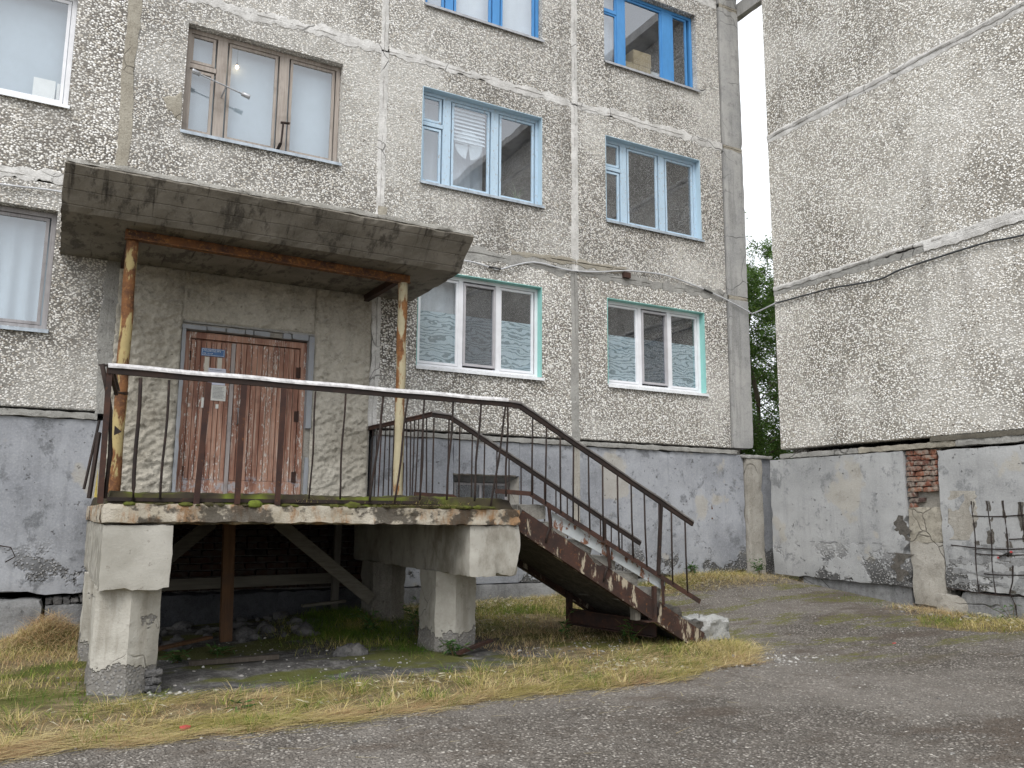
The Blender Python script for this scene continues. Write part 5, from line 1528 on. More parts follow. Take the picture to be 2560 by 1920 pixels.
for x, dx in ((4.42, 0.05), (5.14, 0.06), (5.86, 0.04)):
    zl = line(x, (L1[0], L1[2]), (L2[0], L2[2])); zc = line(x + dx, *CT)
    G().bar((x, Y0 + 0.01, zl + 0.02), (x + dx, SY0 - 0.025, zc + 0.02), 0.028, 0.028).mk('stub', 'rust', RF)
# corner post with bent, broken side rails
RS = thing('broken_side_railing', (0.3, 7.4, 0.06), 'bent and broken rusty railing bars bunched at the porch corner by the yellow-flecked pipe', 'railing')
G().bar((0.315, Y0 + 0.02, 0.06), (0.305, Y0 + 0.02, 1.15), 0.042, 0.05).mk('corner_post', 'rust', RS)
G().tube([(0.245, Y0, 1.165), (0.29, Y0 + 0.02, 1.0), (0.335, Y0 + 0.03, 0.80), (0.36, Y0 + 0.03, 0.45), (0.345, Y0 + 0.02, 0.10)], 0.019, 7).mk('bent_bar', 'rust_bar', RS, True)
G().bar((0.24, Y0 + 0.05, 1.16), (0.30, Y0 - 0.01, 1.155), 0.05, 0.012).mk('cap_plate', 'rust_bar', RS)
G().bar((0.31, Y0 + 0.03, 1.12), (0.42, 8.35, 1.07), 0.028, 0.04).mk('side_rail', 'rust', RS)
G().bar((0.32, Y0 + 0.06, 1.15), (0.43, 8.38, 1.10), 0.04, 0.016).mk('side_handrail', 'handrail_dark', RS)
G().bar((0.33, 8.2, 1.05), (0.35, 8.25, 0.12), 0.02, 0.02).mk('bar', 'rust_bar', RS)
G().bar((0.335, 7.7, 1.08), (0.33, 7.75, 0.10), 0.02, 0.02).mk('bar', 'rust_bar', RS)
G().bar((0.27, Y0 + 0.06, 0.62), (0.235, Y0 + 0.0, 0.10), 0.024, 0.03).mk('leaning_bar', 'rust_bar', RS)
G().bar((0.265, Y0 + 0.10, 0.72), (0.195, Y0 + 0.05, 0.17), 0.02, 0.012).mk('leaning_bar', 'rust_bar', RS)
G().add([(0.375, Y0 + 0.03, 0.68), (0.43, Y0 + 0.02, 0.63), (0.375, Y0 + 0.03, 0.60), (0.375, Y0 + 0.036, 0.68), (0.43, Y0 + 0.026, 0.63), (0.375, Y0 + 0.036, 0.60)], [(0, 2, 1), (3, 4, 5), (0, 1, 4, 3), (1, 2, 5, 4), (2, 0, 3, 5)]).mk('torn_tab', 'rust_bar', RS)
tag(G().prism([(0.275, 0, 0.11), (0.295, 0, 0.11), (0.285, 0, 0.33)], (0, Y0 + 0.12, 0), (0, Y0 + 0.16, 0)).mk('foam_sliver', 'yellow'), 'thin yellow sliver of foam wedged behind the broken corner railing', 'foam')
# railing on the far edge of the platform and the far side of the stair
RB = thing('porch_railing', (3.75, 9.8, 0.06), 'rear railing running from the wall along the platform edge and down behind the stair', 'railing')
YB = 8.80
B0, Bk1, Bk2, Bk3 = (3.70, D - 0.03, 1.16), (3.745, YB, 1.145), (3.975, YB, 1.13), (6.70, YB, -0.345)
rail_run(RB, [B0, Bk1], 'rust', 'rust', 0.04, 0.045, 0.016)
rail_run(RB, [Bk1, Bk2], 'handrail_dark'); rail_run(RB, [Bk2, Bk3], 'handrail_dark')
for i, y in enumerate((10.72, 10.56, 10.40, 10.25, 10.1, 9.95, 9.81, 9.68, 9.55, 9.42, 9.30, 9.18, 9.06, 8.95)):
    x = 3.70 + (D - 0.03 - y) / (D - 0.03 - YB) * 0.045; d = random.uniform(-0.03, 0.03)
    G().tube([(x, y, 1.11), (x + d, y + random.uniform(-0.04, 0.04), 0.12)], 0.009, 6).mk('baluster', 'rust_bar' if i != 2 else 'rust_post', RB)
for x in (3.77, 3.96):
    G().tube([(x, YB, 1.09), (x, YB, 0.12)], 0.010, 6).mk('baluster', 'rust_bar', RB)
for x in np.arange(4.10, 6.62, 0.165):
    zt = line(x, (Bk2[0], Bk2[2]), (Bk3[0], Bk3[2])) - 0.04
    G().tube([(x, YB, zt), (x + random.uniform(-0.01, 0.01), YB, max(zt - 0.93, line(x, *CT) + 0.02))], 0.0095, 6).mk('baluster', 'rust_bar', RB)
G().bar((6.14, YB, line(6.14, (Bk2[0], Bk2[2]), (Bk3[0], Bk3[2])) - 0.03), (6.14, YB, -1.05), 0.035, 0.035).mk('post', 'rust_bar', RB)
G().bar((3.55, YB, 0.215), (4.02, YB, 0.195), 0.045, 0.05).mk('bottom_bar', 'rust', RB)
G().bar((4.02, YB, 0.195), (6.55, YB, -1.15), 0.03, 0.05).mk('bottom_bar', 'rust', RB)

# ----------------------------------------------------------------- timber and rubbish under the porch
def plank(name, p, q, w, h, mat, label, cat, up=(0, 0, 1)):
    return tag(G().bar(p, q, w, h, up).mk(name, mat), label, cat)
plank('timber_post', (1.73, 9.55, -1.40), (1.695, 9.55, -0.105), 0.12, 0.10, 'timber_brown', 'brown squared timber prop standing under the middle of the porch', 'timber', (0, 1, 0))
plank('timber_brace', (2.30, 9.9, -0.11), (3.42, 9.75, -1.02), 0.05, 0.145, 'timber', 'long diagonal grey plank under the porch sloping down to the rear column', 'timber')
plank('timber_brace', (1.62, 10.2, -0.11), (0.95, 10.15, -0.70), 0.05, 0.15, 'timber', 'diagonal grey plank under the porch next to the blocky front column', 'timber')
plank('wall_board', (0.90, D - 0.17, -0.855), (3.45, D - 0.17, -0.825), 0.035, 0.13, 'timber', 'level grey board across the brick wall under the porch', 'board')
plank('timber_post', (3.24, D - 0.24, -1.30), (3.255, D - 0.24, -0.11), 0.085, 0.07, 'timber_v', 'grey upright stud before the brick wall, crossed by the long diagonal plank', 'timber', (0, 1, 0))
plank('timber_post', (3.87, 9.05, -1.42), (3.87, 9.05, -0.60), 0.10, 0.10, 'timber_dark', 'dark timber prop between the two columns at the stair end of the porch', 'timber', (0, 1, 0))
plank('loose_board', (0.95, 9.05, -1.335), (1.55, 9.45, -1.30), 0.09, 0.025, 'timber_brown', 'thin brown board lying on the dirt under the porch', 'board')
plank('loose_board', (1.2, 8.35, -1.37), (2.0, 8.30, -1.36), 0.07, 0.04, 'timber_dark', 'dark half-buried board on the dirt before the brown timber prop', 'board')
plank('loose_board', (2.75, 10.35, -1.12), (3.3, 10.4, -1.09), 0.08, 0.03, 'timber', 'short grey board at the foot of the upright stud under the porch', 'board')
plank('rusty_bar', (3.62, 7.72, -1.36), (4.12, 7.98, -1.30), 0.05, 0.03, 'rust', 'rusty iron bar lying in the grass against the front column by the stair', 'bar')

# ----------------------------------------------------------------- cables and brackets on the walls
CB = thing('wall_cable', (7.5, D - 0.03, 3.7), 'grey cable sagging along the long block above the plastic windows and across the gap', 'cable')
cy = D - 0.035
pts = [(4.0, 3.66), (5.10, 3.74), (5.54, 3.70), (5.70, 3.70), (6.28, 3.90), (6.92, 3.87), (7.42, 3.915), (8.01, 4.02), (8.38, 4.06), (8.90, 4.075), (9.40, 4.01), (9.92, 3.91), (10.4, 3.77), (10.86, 3.63)]
def smooth(pts, n=5):
    P = [Vector(p) for p in pts]; out = []
    for i in range(len(P) - 1):
        a, b, c, d = P[max(i - 1, 0)], P[i], P[i + 1], P[min(i + 2, len(P) - 1)]
        for k in range(n):
            t = k / n
            out.append(0.5 * ((2 * b) + (c - a) * t + (2 * a - 5 * b + 4 * c - d) * t * t + (3 * b - a - 3 * c + d) * t ** 3))
    return out + [P[-1]]
G().tube(smooth([(x, cy - (0.03 if x > 10.3 else 0), z) for x, z in pts]), 0.0125, 7).mk('sheath', 'cable', CB, True)
G().tube([(5.5, cy, 3.705), (5.7, cy, 3.70)], 0.018, 7).mk('taped_splice', 'tape', CB)
G().tube([(9.75, cy, 3.945), (9.95, cy, 3.90)], 0.018, 7).mk('taped_splice', 'tape', CB)
G().tube(smooth([(10.86, cy - 0.03, 3.63), (10.83, 10.55, 3.645), (10.79, 10.2, 3.68)]), 0.0125, 7).mk('sheath', 'cable', CB, True)
tag(G().box(8.01, 8.14, D - 0.07, D + 0.002, 3.905, 4.0).mk('junction_box', 'rust'), 'small rusty junction box under the cable on the long block', 'box')
CR = [(10.2, 3.68), (9.42, 3.67), (8.95, 3.66), (8.46, 3.61), (8.07, 3.59), (7.73, 3.645), (7.08, 3.67), (6.71, 3.68), (6.37, 3.68), (5.91, 3.64), (5.0, 3.66), (3.0, 3.6)]
tag(G().tube(smooth([(XR - 0.035, y, z) for y, z in CR]), 0.014, 7).mk('wall_cable', 'cable_dark', None, True), 'black cable drooping along the end wall of the neighbouring block', 'cable')
tag(G().tube(smooth([(x, cy, z) for x, z in ((-6, 3.62), (-2.5, 3.68), (-0.85, 3.73), (-0.29, 3.76), (0.4, 3.74))]), 0.0125, 7).mk('wall_cable', 'cable', None, True), 'pale cable running along the wall into the canopy corner', 'cable')
AR = thing('antenna_rod', (1.5, D - 0.1, 5.5), 'metal rod with an insulator at each end across the weathered brown window', 'antenna')
ay = D - 0.10
G().tube([(1.17, ay, 5.645), (1.80, ay, 5.495)], 0.010, 7).mk('rod', 'galv', AR)
G().tube([(1.12, ay, 5.66), (1.14, ay, 5.655), (1.22, ay, 5.634)], 0.034, 10, True, 0.030).mk('insulator', 'galv', AR, True)
G().tube([(1.75, ay, 5.507), (1.84, ay, 5.485), (1.86, ay, 5.48)], 0.030, 10, True, 0.034).mk('insulator', 'galv', AR, True)
G().bar((1.55, ay, 5.55), (1.53, FY + 0.0, 5.50), 0.018, 0.018).mk('stay', 'galv', AR)
BK = thing('wall_bracket', (2.3, D, 4.9), 'rusty angle-iron bracket on the sill of the weathered brown window', 'bracket')
G().bar((2.30, D - 0.10, 4.93), (2.315, D - 0.10, 5.22), 0.018, 0.05, (0, 1, 0)).mk('upright', 'rust_bar', BK)
G().bar((2.28, D - 0.10, 5.225), (2.40, D - 0.11, 5.235), 0.04, 0.018).mk('arm', 'rust_bar', BK)
G().bar((2.295, D - 0.09, 4.93), (2.30, FY, 4.92), 0.04, 0.02).mk('foot', 'rust_bar', BK)
tag(G().tube([(9.80, D - 0.005, 7.74), (9.86, D - 0.05, 7.72), (9.92, D - 0.05, 7.76)], 0.008, 6).mk('wire_hook', 'tape'), 'black wire hook at the sill end of the blue corner window', 'hook')
tag(G().tube([(-0.5, D - 0.03, -0.38), (-0.38, D - 0.09, -0.40), (-0.33, D - 0.09, -0.50), (-0.42, D - 0.05, -0.56)], 0.007, 6).mk('wire_hook', 'rust_bar'), 'bent wire hook sticking out of the sooty plinth beyond the porch', 'hook')

# ----------------------------------------------------------------- grass, straw, stones, weeds
def blades(px, py, pz, length, heading, lean, width, tint, segs=3, curl=0.6):
    """flat tapering blades; lean 0 = upright, 1 = lying along the heading"""
    n = len(px)
    V = np.zeros((n, segs * 2 + 1, 3)); 
    side = np.stack([-np.sin(heading), np.cos(heading), np.zeros(n)], -1)
    for s in range(segs + 1):
        t = s / segs
        ang = (lean + curl * t * (1 - 0.5 * lean)) * np.pi / 2
        ang = np.clip(ang, 0, 1.62)
        if s == 0:
            c = np.stack([px, py, pz], -1)
        else:
            st = length / segs
            c = c + np.stack([np.cos(heading) * np.sin(ang) * st, np.sin(heading) * np.sin(ang) * st, np.cos(ang) * st], -1)
        w = (width * (1 - 0.85 * t))[:, None] * 0.5
        if s < segs:
            V[:, 2 * s] = c - side * w; V[:, 2 * s + 1] = c + side * w
        else:
            V[:, 2 * segs] = c
    k = segs * 2 + 1
    base = (np.arange(n) * k)[:, None]
    tri = []
    for s in range(segs - 1):
        a = 2 * s
        tri += [[a, a + 1, a + 3], [a, a + 3, a + 2]]
    a = 2 * (segs - 1)
    tri += [[a, a + 1, a + 2]]
    F = (base[:, None, :] + np.array(tri)[None, :, :]).reshape(-1, 3)
    T = np.repeat(tint, k)
    return V.reshape(-1, 3), F, T

def scatter(n, x0, x1, y0, y1, dens):
    x = RNG.uniform(x0, x1, n); y = RNG.uniform(y0, y1, n)
    keep = RNG.random(n) < dens(x, y)
    return x[keep], y[keep]

def merge(parts):
    V, F, T, k = [], [], [], 0
    for v, f, t in parts:
        V.append(v); F.append(f + k); T.append(t); k += len(v)
    return np.concatenate(V), np.concatenate(F), np.concatenate(T)

def under_porch(x, y):
    return (x > 0.35) & (x < 4.05) & (y > 7.15)
def on_soil(x, y):
    return 1 - ss(asd(x, y), -0.05, 0.06)
def shade_free(x, y):
    d = on_soil(x, y)
    d = np.where(under_porch(x, y), 0.0, d)
    bare = np.exp(-((x - 1.6) / 1.1) ** 2 - ((y - 7.05) / 0.22) ** 2)      # trodden dirt before the porch
    bare2 = np.exp(-((x - 5.1) / 0.8) ** 2 - ((y - 7.75) / 0.35) ** 2)
    spots = ss(vfbm(x * 1.9 + 61, y * 2.4 + 8), 0.07, 0.14)
    return d * (1 - 0.85 * bare) * (1 - 0.8 * bare2) * (1 - 0.75 * spots)

def mkveg(name, parts, mat, label, cat):
    V, F, T = merge(parts)
    o = mk(name, V, F, mat, None, False, np.clip(T, 0, 1))
    return tag(o, label, cat, None, 'stuff')

# living grass, mixed green and straw colour
parts = []
x, y = scatter(90000, -2.2, 7.2, 5.6, 10.8, lambda x, y: shade_free(x, y) * np.clip(0.62 + 1.6 * vfbm(x * 1.3, y * 1.3), 0.05, 1))
n = len(x); green = vfbm(x * 0.9 + 7, y * 1.4 + 3)
dry = np.clip(0.70 - 2.6 * green - 1.2 * vfbm(x * 3.1, y * 4.3) - 0.10 * ss(y, 6.2, 7.4), 0.08, 0.97)
parts.append(blades(x, y, gz(x, y) - 0.01, RNG.uniform(0.04, 0.15, n), RNG.uniform(0, 6.283, n), RNG.uniform(0.0, 0.65, n), RNG.uniform(0.003, 0.007, n), np.clip(dry + RNG.normal(0, 0.17, n), 0, 1)))
for k in range(150):                                   # uneven tufts
    cx, cy_ = RNG.uniform(-1.6, 6.9), RNG.uniform(5.75, 7.3)
    if asd(cx, cy_) > 0.0 or under_porch(cx, cy_): continue
    num = int(RNG.integers(25, 80)); sp = RNG.uniform(0.02, 0.06)
    x = RNG.normal(cx, sp, num); y = RNG.normal(cy_, sp, num); t0 = RNG.choice([0.12, 0.25, 0.4, 0.6, 0.75])
    a = np.arctan2(y - cy_, x - cx) + RNG.normal(0, 0.5, num)
    parts.append(blades(x, y, gz(x, y) - 0.01, RNG.uniform(0.06, 0.24, num), a, RNG.uniform(0.05, 0.5, num), RNG.uniform(0.003, 0.006, num), np.clip(t0 + RNG.normal(0, 0.14, num), 0, 1), 3, 0.8))
# at the foot of both walls and on the island beside the end wall
for (x0, x1, y0, y1, num, g0, hmax, fn) in (
        (7.3, 10.4, 9.9, 10.9, 7000, 0.45, 0.20, lambda x, y: np.exp(-((y - 10.75) / 0.42) ** 2) * ss(x, 7.0, 8.0)),
        (9.2, 10.83, 5.4, 7.6, 6500, 0.42, 0.14, lambda x, y: 1 - ss(np.hypot((x - 10.4) / 1.05, (y - 6.5) / 0.85), 0.75, 1.05)),
        (9.6, 10.83, 7.6, 8.9, 1600, 0.12, 0.08, lambda x, y: np.exp(-((x - 10.55) / 0.28) ** 2)),
        (10.1, 10.83, 7.0, 8.1, 1500, 0.85, 0.12, lambda x, y: np.exp(-((x - 10.65) / 0.22) ** 2)),
        (4.1, 7.3, 9.3, 10.85, 9000, 0.40, 0.14, lambda x, y: np.clip(0.6 + 1.8 * vfbm(x * 2, y * 2), 0, 1)),
        (5.9, 7.2, 6.0, 7.4, 5200, 0.58, 0.17, lambda x, y: on_soil(x, y) * np.clip(0.5 + 3 * vfbm(x * 3, y * 3), 0, 1)),
        (2.0, 4.0, 8.3, 10.3, 34000, 0.27, 0.17, lambda x, y: np.exp(-((x - 3.1) / 0.55) ** 2 - ((y - 9.5) / 0.7) ** 2)),
        (3.0, 3.9, 7.7, 8.9, 2600, 0.08, 0.12, lambda x, y: np.exp(-((x - 3.35) / 0.25) ** 2 - ((y - 8.3) / 0.4) ** 2)),
        (-2.0, 0.4, 9.3, 10.9, 6500, 0.55, 0.16, lambda x, y: np.clip(0.7 + vfbm(x * 2, y * 2), 0, 1))):
    x, y = scatter(num, x0, x1, y0, y1, fn)
    n = len(x)
    parts.append(blades(x, y, gz(x, y) - 0.01, RNG.uniform(0.03, hmax, n), RNG.uniform(0, 6.283, n), RNG.uniform(0.0, 0.6, n), RNG.uniform(0.003, 0.007, n), np.clip(g0 + 0.9 * vfbm(x * 2.2, y * 2.2) + RNG.normal(0, 0.14, n), 0, 1)))
mkveg('grass', parts, 'grass', 'short yellow-green grass round the porch and along the walls', 'grass')

# mown straw, lying mostly along the edge of the asphalt
parts = []
x, y = scatter(60000, -2.2, 7.0, 5.4, 7.6, lambda x, y: np.where(under_porch(x, y), 0, 1 - ss(asd(x, y), 0.0, 0.22)) * np.clip(np.exp(-((asd(x, y) + 0.10) / 0.20) ** 2) + 0.25 + 2.2 * vfbm(x * 1.7 + 20, y * 2.3), 0, 1))
n = len(x)
parts.append(blades(x, y, gz(x, y) + RNG.uniform(0.0, 0.03, n), RNG.uniform(0.09, 0.32, n), RNG.normal(0.05, 0.38, n) + np.pi * (RNG.random(n) < 0.5), RNG.uniform(0.86, 1.0, n), RNG.uniform(0.003, 0.006, n), np.clip(0.76 + 1.2 * vfbm(x * 2, y * 3) + RNG.normal(0, 0.12, n), 0, 1), 3, 0.08))
# heaps raked against the walls
for cx, cy_, sx, sy, num, h, t in ((0.08, 10.25, 0.22, 0.42, 3600, 0.16, 0.97), (-0.9, 10.1, 0.6, 0.4, 1500, 0.05, 0.8), (8.9, 10.45, 0.75, 0.25, 3000, 0.10, 0.80), (9.9, 10.2, 0.5, 0.25, 1500, 0.06, 0.85),
                                   (4.9, 10.5, 0.6, 0.25, 1500, 0.07, 0.78), (6.4, 10.4, 0.8, 0.3, 1800, 0.07, 0.8), (10.35, 6.0, 0.35, 0.35, 1500, 0.08, 0.75), (10.5, 7.45, 0.2, 0.3, 1100, 0.06, 0.93), (6.3, 6.95, 0.3, 0.22, 1100, 0.06, 0.72)):
    x = RNG.normal(cx, sx, num); y = RNG.normal(cy_, sy, num); y = np.minimum(y, 10.84); x = np.minimum(x, 10.78)
    keep = ~((x > 0.33) & (x < 4.05) & (y > 7.3)); x, y = x[keep], y[keep]
    n = len(x); hh = h * np.exp(-((x - cx) / sx) ** 2 / 2 - ((y - cy_) / sy) ** 2 / 2)
    parts.append(blades(x, y, gz(x, y) + hh * RNG.random(n), RNG.uniform(0.08, 0.26, n), RNG.uniform(0, 6.283, n), RNG.uniform(0.55, 1.0, n), RNG.uniform(0.0025, 0.0055, n), np.clip(t + RNG.normal(0, 0.1, n), 0, 1), 3, 0.35))
# stray stalks blown over the asphalt and the dirt
x, y = scatter(900, -1, 8.5, 3.8, 9.0, lambda x, y: np.clip(np.exp(-np.abs(asd(x, y)) * 2.2), 0, 1))
n = len(x)
parts.append(blades(x, y, gz(x, y) + 0.008, RNG.uniform(0.08, 0.28, n), RNG.normal(0.1, 0.7, n), RNG.uniform(0.96, 1.0, n), RNG.uniform(0.003, 0.005, n), RNG.uniform(0.6, 0.9, n), 3, 0.03))
mkveg('straw', parts, 'grass', 'mown dry straw raked along the asphalt edge and heaped at the walls', 'straw')

# tufts on the rim of the porch
parts = []
for cx, num, t, h in ((3.05, 150, 0.35, 0.13), (3.18, 160, 0.22, 0.17), (2.92, 110, 0.45, 0.12), (2.75, 80, 0.55, 0.10), (1.93, 70, 0.6, 0.09), (2.05, 60, 0.5, 0.10), (3.45, 90, 0.5, 0.07), (2.45, 60, 0.5, 0.07)):
    x = RNG.normal(cx, 0.055, num); y = RNG.normal(PF + 0.12, 0.05, num)
    parts.append(blades(x, y, np.full(num, 0.09), RNG.uniform(0.03, h, num), RNG.uniform(0, 6.283, num), RNG.uniform(0, 0.8, num), RNG.uniform(0.002, 0.004, num), np.clip(t + RNG.normal(0, 0.15, num), 0, 1), 3, 0.9))
x = RNG.uniform(2.6, 3.4, 170); y = RNG.normal(PF + 0.03, 0.02, 170)
parts.append(blades(x, y, np.full(170, 0.075), RNG.uniform(0.06, 0.16, 170), RNG.uniform(-2.6, -0.5, 170), RNG.uniform(0.7, 1.25, 170), RNG.uniform(0.002, 0.0035, 170), RNG.uniform(0.7, 1.0, 170), 3, 0.5))
mkveg('rim_grass', parts, 'grass', 'thin grass tufts and dry roots on the mossy porch rim', 'grass')

# dry willow leaves and clippings
def leaf_quads(px, py, pz, L, W, heading, pitch, roll, tint):
    n = len(px)
    d = np.stack([np.cos(heading) * np.cos(pitch), np.sin(heading) * np.cos(pitch), np.sin(pitch)], -1)
    s0 = np.stack([-np.sin(heading), np.cos(heading), np.zeros(n)], -1)
    u0 = np.cross(d, s0)
    s = s0 * np.cos(roll)[:, None] + u0 * np.sin(roll)[:, None]
    nn = np.cross(d, s)
    c = np.stack([px, py, pz], -1); L = L[:, None]; W = W[:, None]
    V = np.stack([c, c + d * L * 0.4 + s * W / 2 + nn * W * 0.15, c + d * L - nn * L * 0.12, c + d * L * 0.4 - s * W / 2 + nn * W * 0.15], 1)
    b = (np.arange(n) * 4)[:, None]
    F = (b[:, None, :] + np.array([[0, 1, 2], [0, 2, 3]])[None]).reshape(-1, 3)
    return V.reshape(-1, 3), F, np.repeat(tint, 4)
parts = []
for cx, cy_, sx, sy, num in ((2.85, 6.75, 0.3, 0.10, 90), (4.7, 6.5, 0.25, 0.08, 90), (5.1, 10.45, 0.6, 0.2, 500), (4.6, 9.4, 0.5, 0.3, 200), (8.5, 10.4, 0.8, 0.2, 300), (10.4, 6.0, 0.3, 0.5, 300), (0.3, 6.6, 0.5, 0.25, 30), (1.9, 6.35, 0.3, 0.1, 25)):
    x = np.minimum(RNG.normal(cx, sx, num), 10.76); y = np.minimum(RNG.normal(cy_, sy, num), 10.8)
    parts.append(leaf_quads(x, y, gz(x, y) + RNG.uniform(0.02, 0.07, num), RNG.uniform(0.04, 0.09, num), RNG.uniform(0.008, 0.016, num), RNG.uniform(0, 6.283, num), RNG.normal(0, 0.35, num), RNG.normal(0, 0.8, num), RNG.random(num)))
mkveg('dry_leaves', parts, 'dryleaf', 'pale dry leaves among the straw', 'leaves')

# loose stones
def stones(x, y, z, r, t):
    bm = bmesh.new(); bmesh.ops.create_icosphere(bm, subdivisions=1, radius=1.0)
    P = np.array([v.co[:] for v in bm.verts]); F0 = np.array([[v.index for v in f.verts] for f in bm.faces]); bm.free()
    n = len(x)
    j = 1 + RNG.uniform(-0.3, 0.3, (n, len(P), 1))
    sc = np.stack([r * RNG.uniform(0.8, 1.5, n), r * RNG.uniform(0.7, 1.2, n), r * RNG.uniform(0.4, 0.8, n)], -1)[:, None, :]
    V = P[None] * j * sc
    a = RNG.uniform(0, 6.283, n)
    ca, sa = np.cos(a)[:, None], np.sin(a)[:, None]
    V = np.stack([V[..., 0] * ca - V[..., 1] * sa, V[..., 0] * sa + V[..., 1] * ca, V[..., 2]], -1)
    V = V + np.stack([x, y, z], -1)[:, None, :]
    F = ((np.arange(n) * len(P))[:, None, None] + F0[None]).reshape(-1, 3)
    return V.reshape(-1, 3), F, np.repeat(t, len(P))
parts = []
x, y = scatter(34000, -1.5, 10.7, 3.0, 10.4, lambda x, y: ss(asd(x, y), -0.15, 0.1) * np.clip(0.40 + 2.2 * vfbm(x * 1.1, y * 1.1) + 0.7 * np.exp(-np.abs(asd(x, y)) * 3), 0.08, 1)); n = len(x)
r = np.clip(RNG.lognormal(-5.45, 0.42, n), 0.0025, 0.016)
parts.append(stones(x, y, gz(x, y) + r * 0.35, r, np.clip(RNG.normal(0.42, 0.24, n), 0, 1)))
for cx, cy_, sx, sy, num, rr in ((6.0, 6.2, 0.5, 0.13, 260, 0.010), (6.6, 6.7, 0.2, 0.35, 160, 0.010), (1.02, 7.22, 0.14, 0.08, 50, 0.011), (10.5, 7.4, 0.15, 0.3, 120, 0.015), (2.6, 7.55, 0.6, 0.2, 90, 0.007), (1.6, 8.6, 0.7, 0.5, 90, 0.008), (5.2, 7.6, 0.5, 0.3, 160, 0.008)):
    x = RNG.normal(cx, sx, num); y = RNG.normal(cy_, sy, num); r = np.clip(RNG.lognormal(math.log(rr), 0.4, num), 0.004, 0.05)
    parts.append(stones(x, y, gz(x, y) + r * 0.35, r, np.clip(RNG.normal(0.5, 0.25, num), 0, 1)))
mkveg('gravel', parts, 'pebbles', 'loose stones scattered over the asphalt and dirt', 'gravel')
parts = []
num = 70
x = RNG.uniform(0.95, 2.7, num); y = RNG.uniform(9.3, 10.75, num); r = np.clip(RNG.lognormal(-3.0, 0.5, num), 0.02, 0.11)
parts.append(stones(x, y, gz(x, y) + r * 0.3, r, RNG.uniform(0.0, 0.35, num)))
V, F, T = merge(parts)
tag(mk('rubble', V, F, 'rubble', None, False), 'heap of broken masonry on the dirt under the porch', 'rubble', None, 'stuff')
tag(block('concrete_lump', 'rubble', None, 2.52, 2.80, 8.05, 8.25, -1.42, -1.29, cell=0.035, r=0.05, amp=0.05, freq=8, seed=8), 'small grey concrete lump at the end of the mossy hump by the porch', 'concrete lump')
tag(block('litter', 'red_plastic', None, 0.83, 0.90, 5.98, 6.02, -1.40, -1.375, cell=0.015, r=0.008, amp=0.008, freq=20), 'bright pink-red plastic scrap in the straw at the asphalt edge', 'litter')
tag(block('litter', 'red_plastic', None, 8.18, 8.22, 6.255, 6.275, -1.375, -1.36, cell=0.012, r=0.006, amp=0.006, freq=20), 'tiny red scrap out on the open asphalt', 'litter')

# weeds with long willow-like leaves
def weed(name, x, y, h, nst, nl, label, spread=0.14, cat='weed', group=None):
    z = float(gz(x, y)) - 0.01
    t = thing(name, (x, y, z), label, cat, group)
    g = G(); parts = []
    for s in range(nst):
        a = random.uniform(0, 6.283); le = random.uniform(0.2, 1) * spread; hh = h * random.uniform(0.65, 1)
        pth = [Vector((x + math.cos(a) * (0.02 + le * q * q), y + math.sin(a) * (0.02 + le * q * q), z + hh * q)) for q in np.linspace(0, 1, 6)]
        g.tube(pth, 0.004, 5, True, 0.0015)
        q = RNG.uniform(0.25, 1, nl)
        px = x + math.cos(a) * (0.02 + le * q * q); py = y + math.sin(a) * (0.02 + le * q * q); pz = z + hh * q
        parts.append(leaf_quads(px, py, pz, RNG.uniform(0.06, 0.13, nl), RNG.uniform(0.014, 0.026, nl), np.arange(nl) * 2.4 + a, RNG.normal(0.15, 0.35, nl), RNG.normal(0, 0.3, nl), np.clip(RNG.normal(0.5, 0.22, nl), 0, 1)))
    g.mk('stem', 'weed_stem', t)
    V, F, T = merge(parts)
    mk('foliage', V, F, 'weed', t, False, T)
    return t
M['weed_stem'] = plain('weed_stem', (0.12, 0.09, 0.04), 0.8, 0.2, 0.2, 20)
weed('weed', 5.72, 7.72, 0.42, 5, 12, 'leafy green weed arching out from under the stair', 0.34)
weed('weed', 5.15, 8.25, 0.34, 3, 10, 'small weed before the dark channel under the stair', 0.16)
weed('weed', 3.22, 9.15, 0.36, 7, 14, 'bushy green weed at the foot of the rear column under the porch', 0.25)
weed('weed', 3.66, 8.85, 0.42, 6, 12, 'tall weed between the columns beside the dark timber prop', 0.2)
weed('weed', 3.62, 7.80, 0.16, 6, 10, 'low green weed against the front column near the rusty bar', 0.13)
weed('weed', 1.12, 8.6, 0.13, 5, 8, 'flattened weed on the dirt behind the blocky front column', 0.16)
weed('weed', 1.55, 8.85, 0.12, 5, 8, 'flattened weed on the dirt beside the brown timber prop', 0.18)
weed('weed', 9.25, 10.72, 0.22, 7, 12, 'round green weed at the foot of the plinth near the pale pier', 0.12)
weed('weed', 10.6, 10.62, 0.30, 7, 12, 'green weed in the corner where the two plinths meet', 0.16)
weed('weed', 4.75, 10.55, 0.26, 5, 8, 'thin weed against the plinth behind the stair', 0.1)
weed('weed', 1.28, 6.42, 0.09, 3, 4, 'single bright green leaf cluster in the straw before the porch', 0.03)
weed('weed', 10.55, 6.35, 0.30, 4, 5, 'dry weed stalks leaning on the rebar plinth', 0.3)

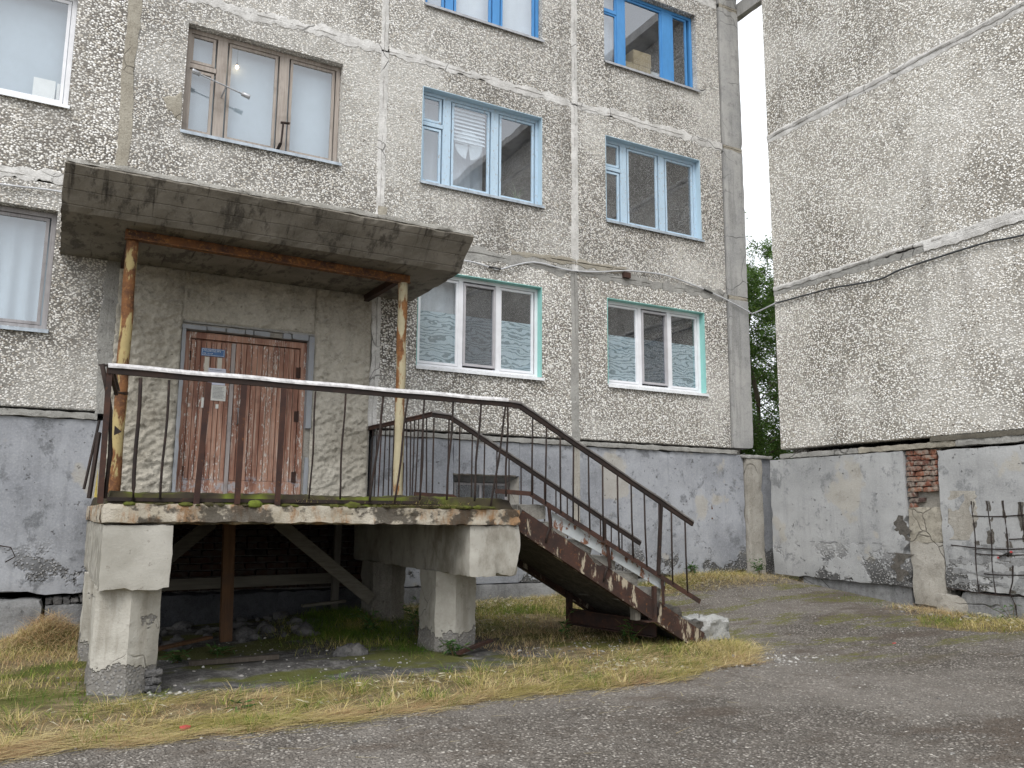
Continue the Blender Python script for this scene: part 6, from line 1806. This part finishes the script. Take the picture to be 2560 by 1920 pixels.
# ----------------------------------------------------------------- trees behind the gap
def tree(x, y, h, crown_r, label, nleaf, seed, thin=0.0):
    rnd = random.Random(seed); rg = np.random.default_rng(seed)
    z = float(gz(x, y)) - 0.02
    t = thing('leafy_tree', (x, y, z), label, 'tree', None)
    g = G()
    top = Vector((x + rnd.uniform(-0.3, 0.3), y + rnd.uniform(-0.3, 0.3), z + h * 0.93))
    base = Vector((x, y, z))
    spine = [base.lerp(top, k / 9) + Vector((rnd.uniform(-0.08, 0.08), rnd.uniform(-0.08, 0.08), 0)) * (k > 0) for k in range(10)]
    g.tube(spine, 0.13, 8, True, 0.015)
    tips = []
    for k in range(46):
        q = rnd.uniform(0.10, 0.97)
        i = min(8, int(q * 9)); p = spine[i].lerp(spine[i + 1], q * 9 - i)
        a = rnd.uniform(0, 6.283); L = crown_r * (1.15 - 0.85 * q) * rnd.uniform(0.55, 1.1)
        e = p + Vector((math.cos(a) * L, math.sin(a) * L, L * rnd.uniform(0.3, 0.9)))
        m1 = p.lerp(e, 0.5) + Vector((0, 0, 0.08 * L))
        g.tube([p, m1, e], 0.03 * (1.1 - q), 5, True, 0.005)
        for s in range(5):
            f = rnd.uniform(0.3, 1)
            b = p.lerp(e, f)
            d = Vector((rnd.gauss(0, 1), rnd.gauss(0, 1), rnd.gauss(0.5, 0.8))).normalized() * rnd.uniform(0.25, 0.6)
            g.tube([b, b + d], 0.007, 4, True, 0.002)
            tips.append((b, b + d))
    g.mk('trunk', 'bark', t)
    P = np.array([list(a) + list(b) for a, b in tips])
    idx = rg.integers(0, len(P), nleaf); f = rg.uniform(0, 1.15, nleaf)[:, None]
    c = P[idx, :3] * (1 - f) + P[idx, 3:] * f + rg.normal(0, 0.09, (nleaf, 3))
    V, F, T = leaf_quads(c[:, 0], c[:, 1], c[:, 2], rg.uniform(0.07, 0.15, nleaf), rg.uniform(0.02, 0.042, nleaf), rg.uniform(0, 6.283, nleaf), rg.normal(0.0, 0.6, nleaf), rg.normal(0, 0.9, nleaf),
                         np.clip(rg.normal(0.45, 0.25, nleaf), 0, 1))
    mk('crown', V, F, 'leaf', t, False, T)
    return t
tree(15.6, 15.35, 7.6, 1.7, 'leafy green tree closest behind the narrow gap between the blocks', 16000, 1)
tree(17.6, 16.6, 9.4, 1.9, 'taller green tree standing further behind the gap', 16000, 2)
tree(17.2, 18.3, 10.6, 1.9, 'tall thin-topped tree seen against the sky through the gap', 13000, 3)
tree(20.5, 19.4, 9.0, 2.2, 'broad green tree farthest back behind the gap', 15000, 4)
tree(14.3, 14.75, 3.6, 1.2, 'low bushy tree filling the foot of the gap', 10000, 5)
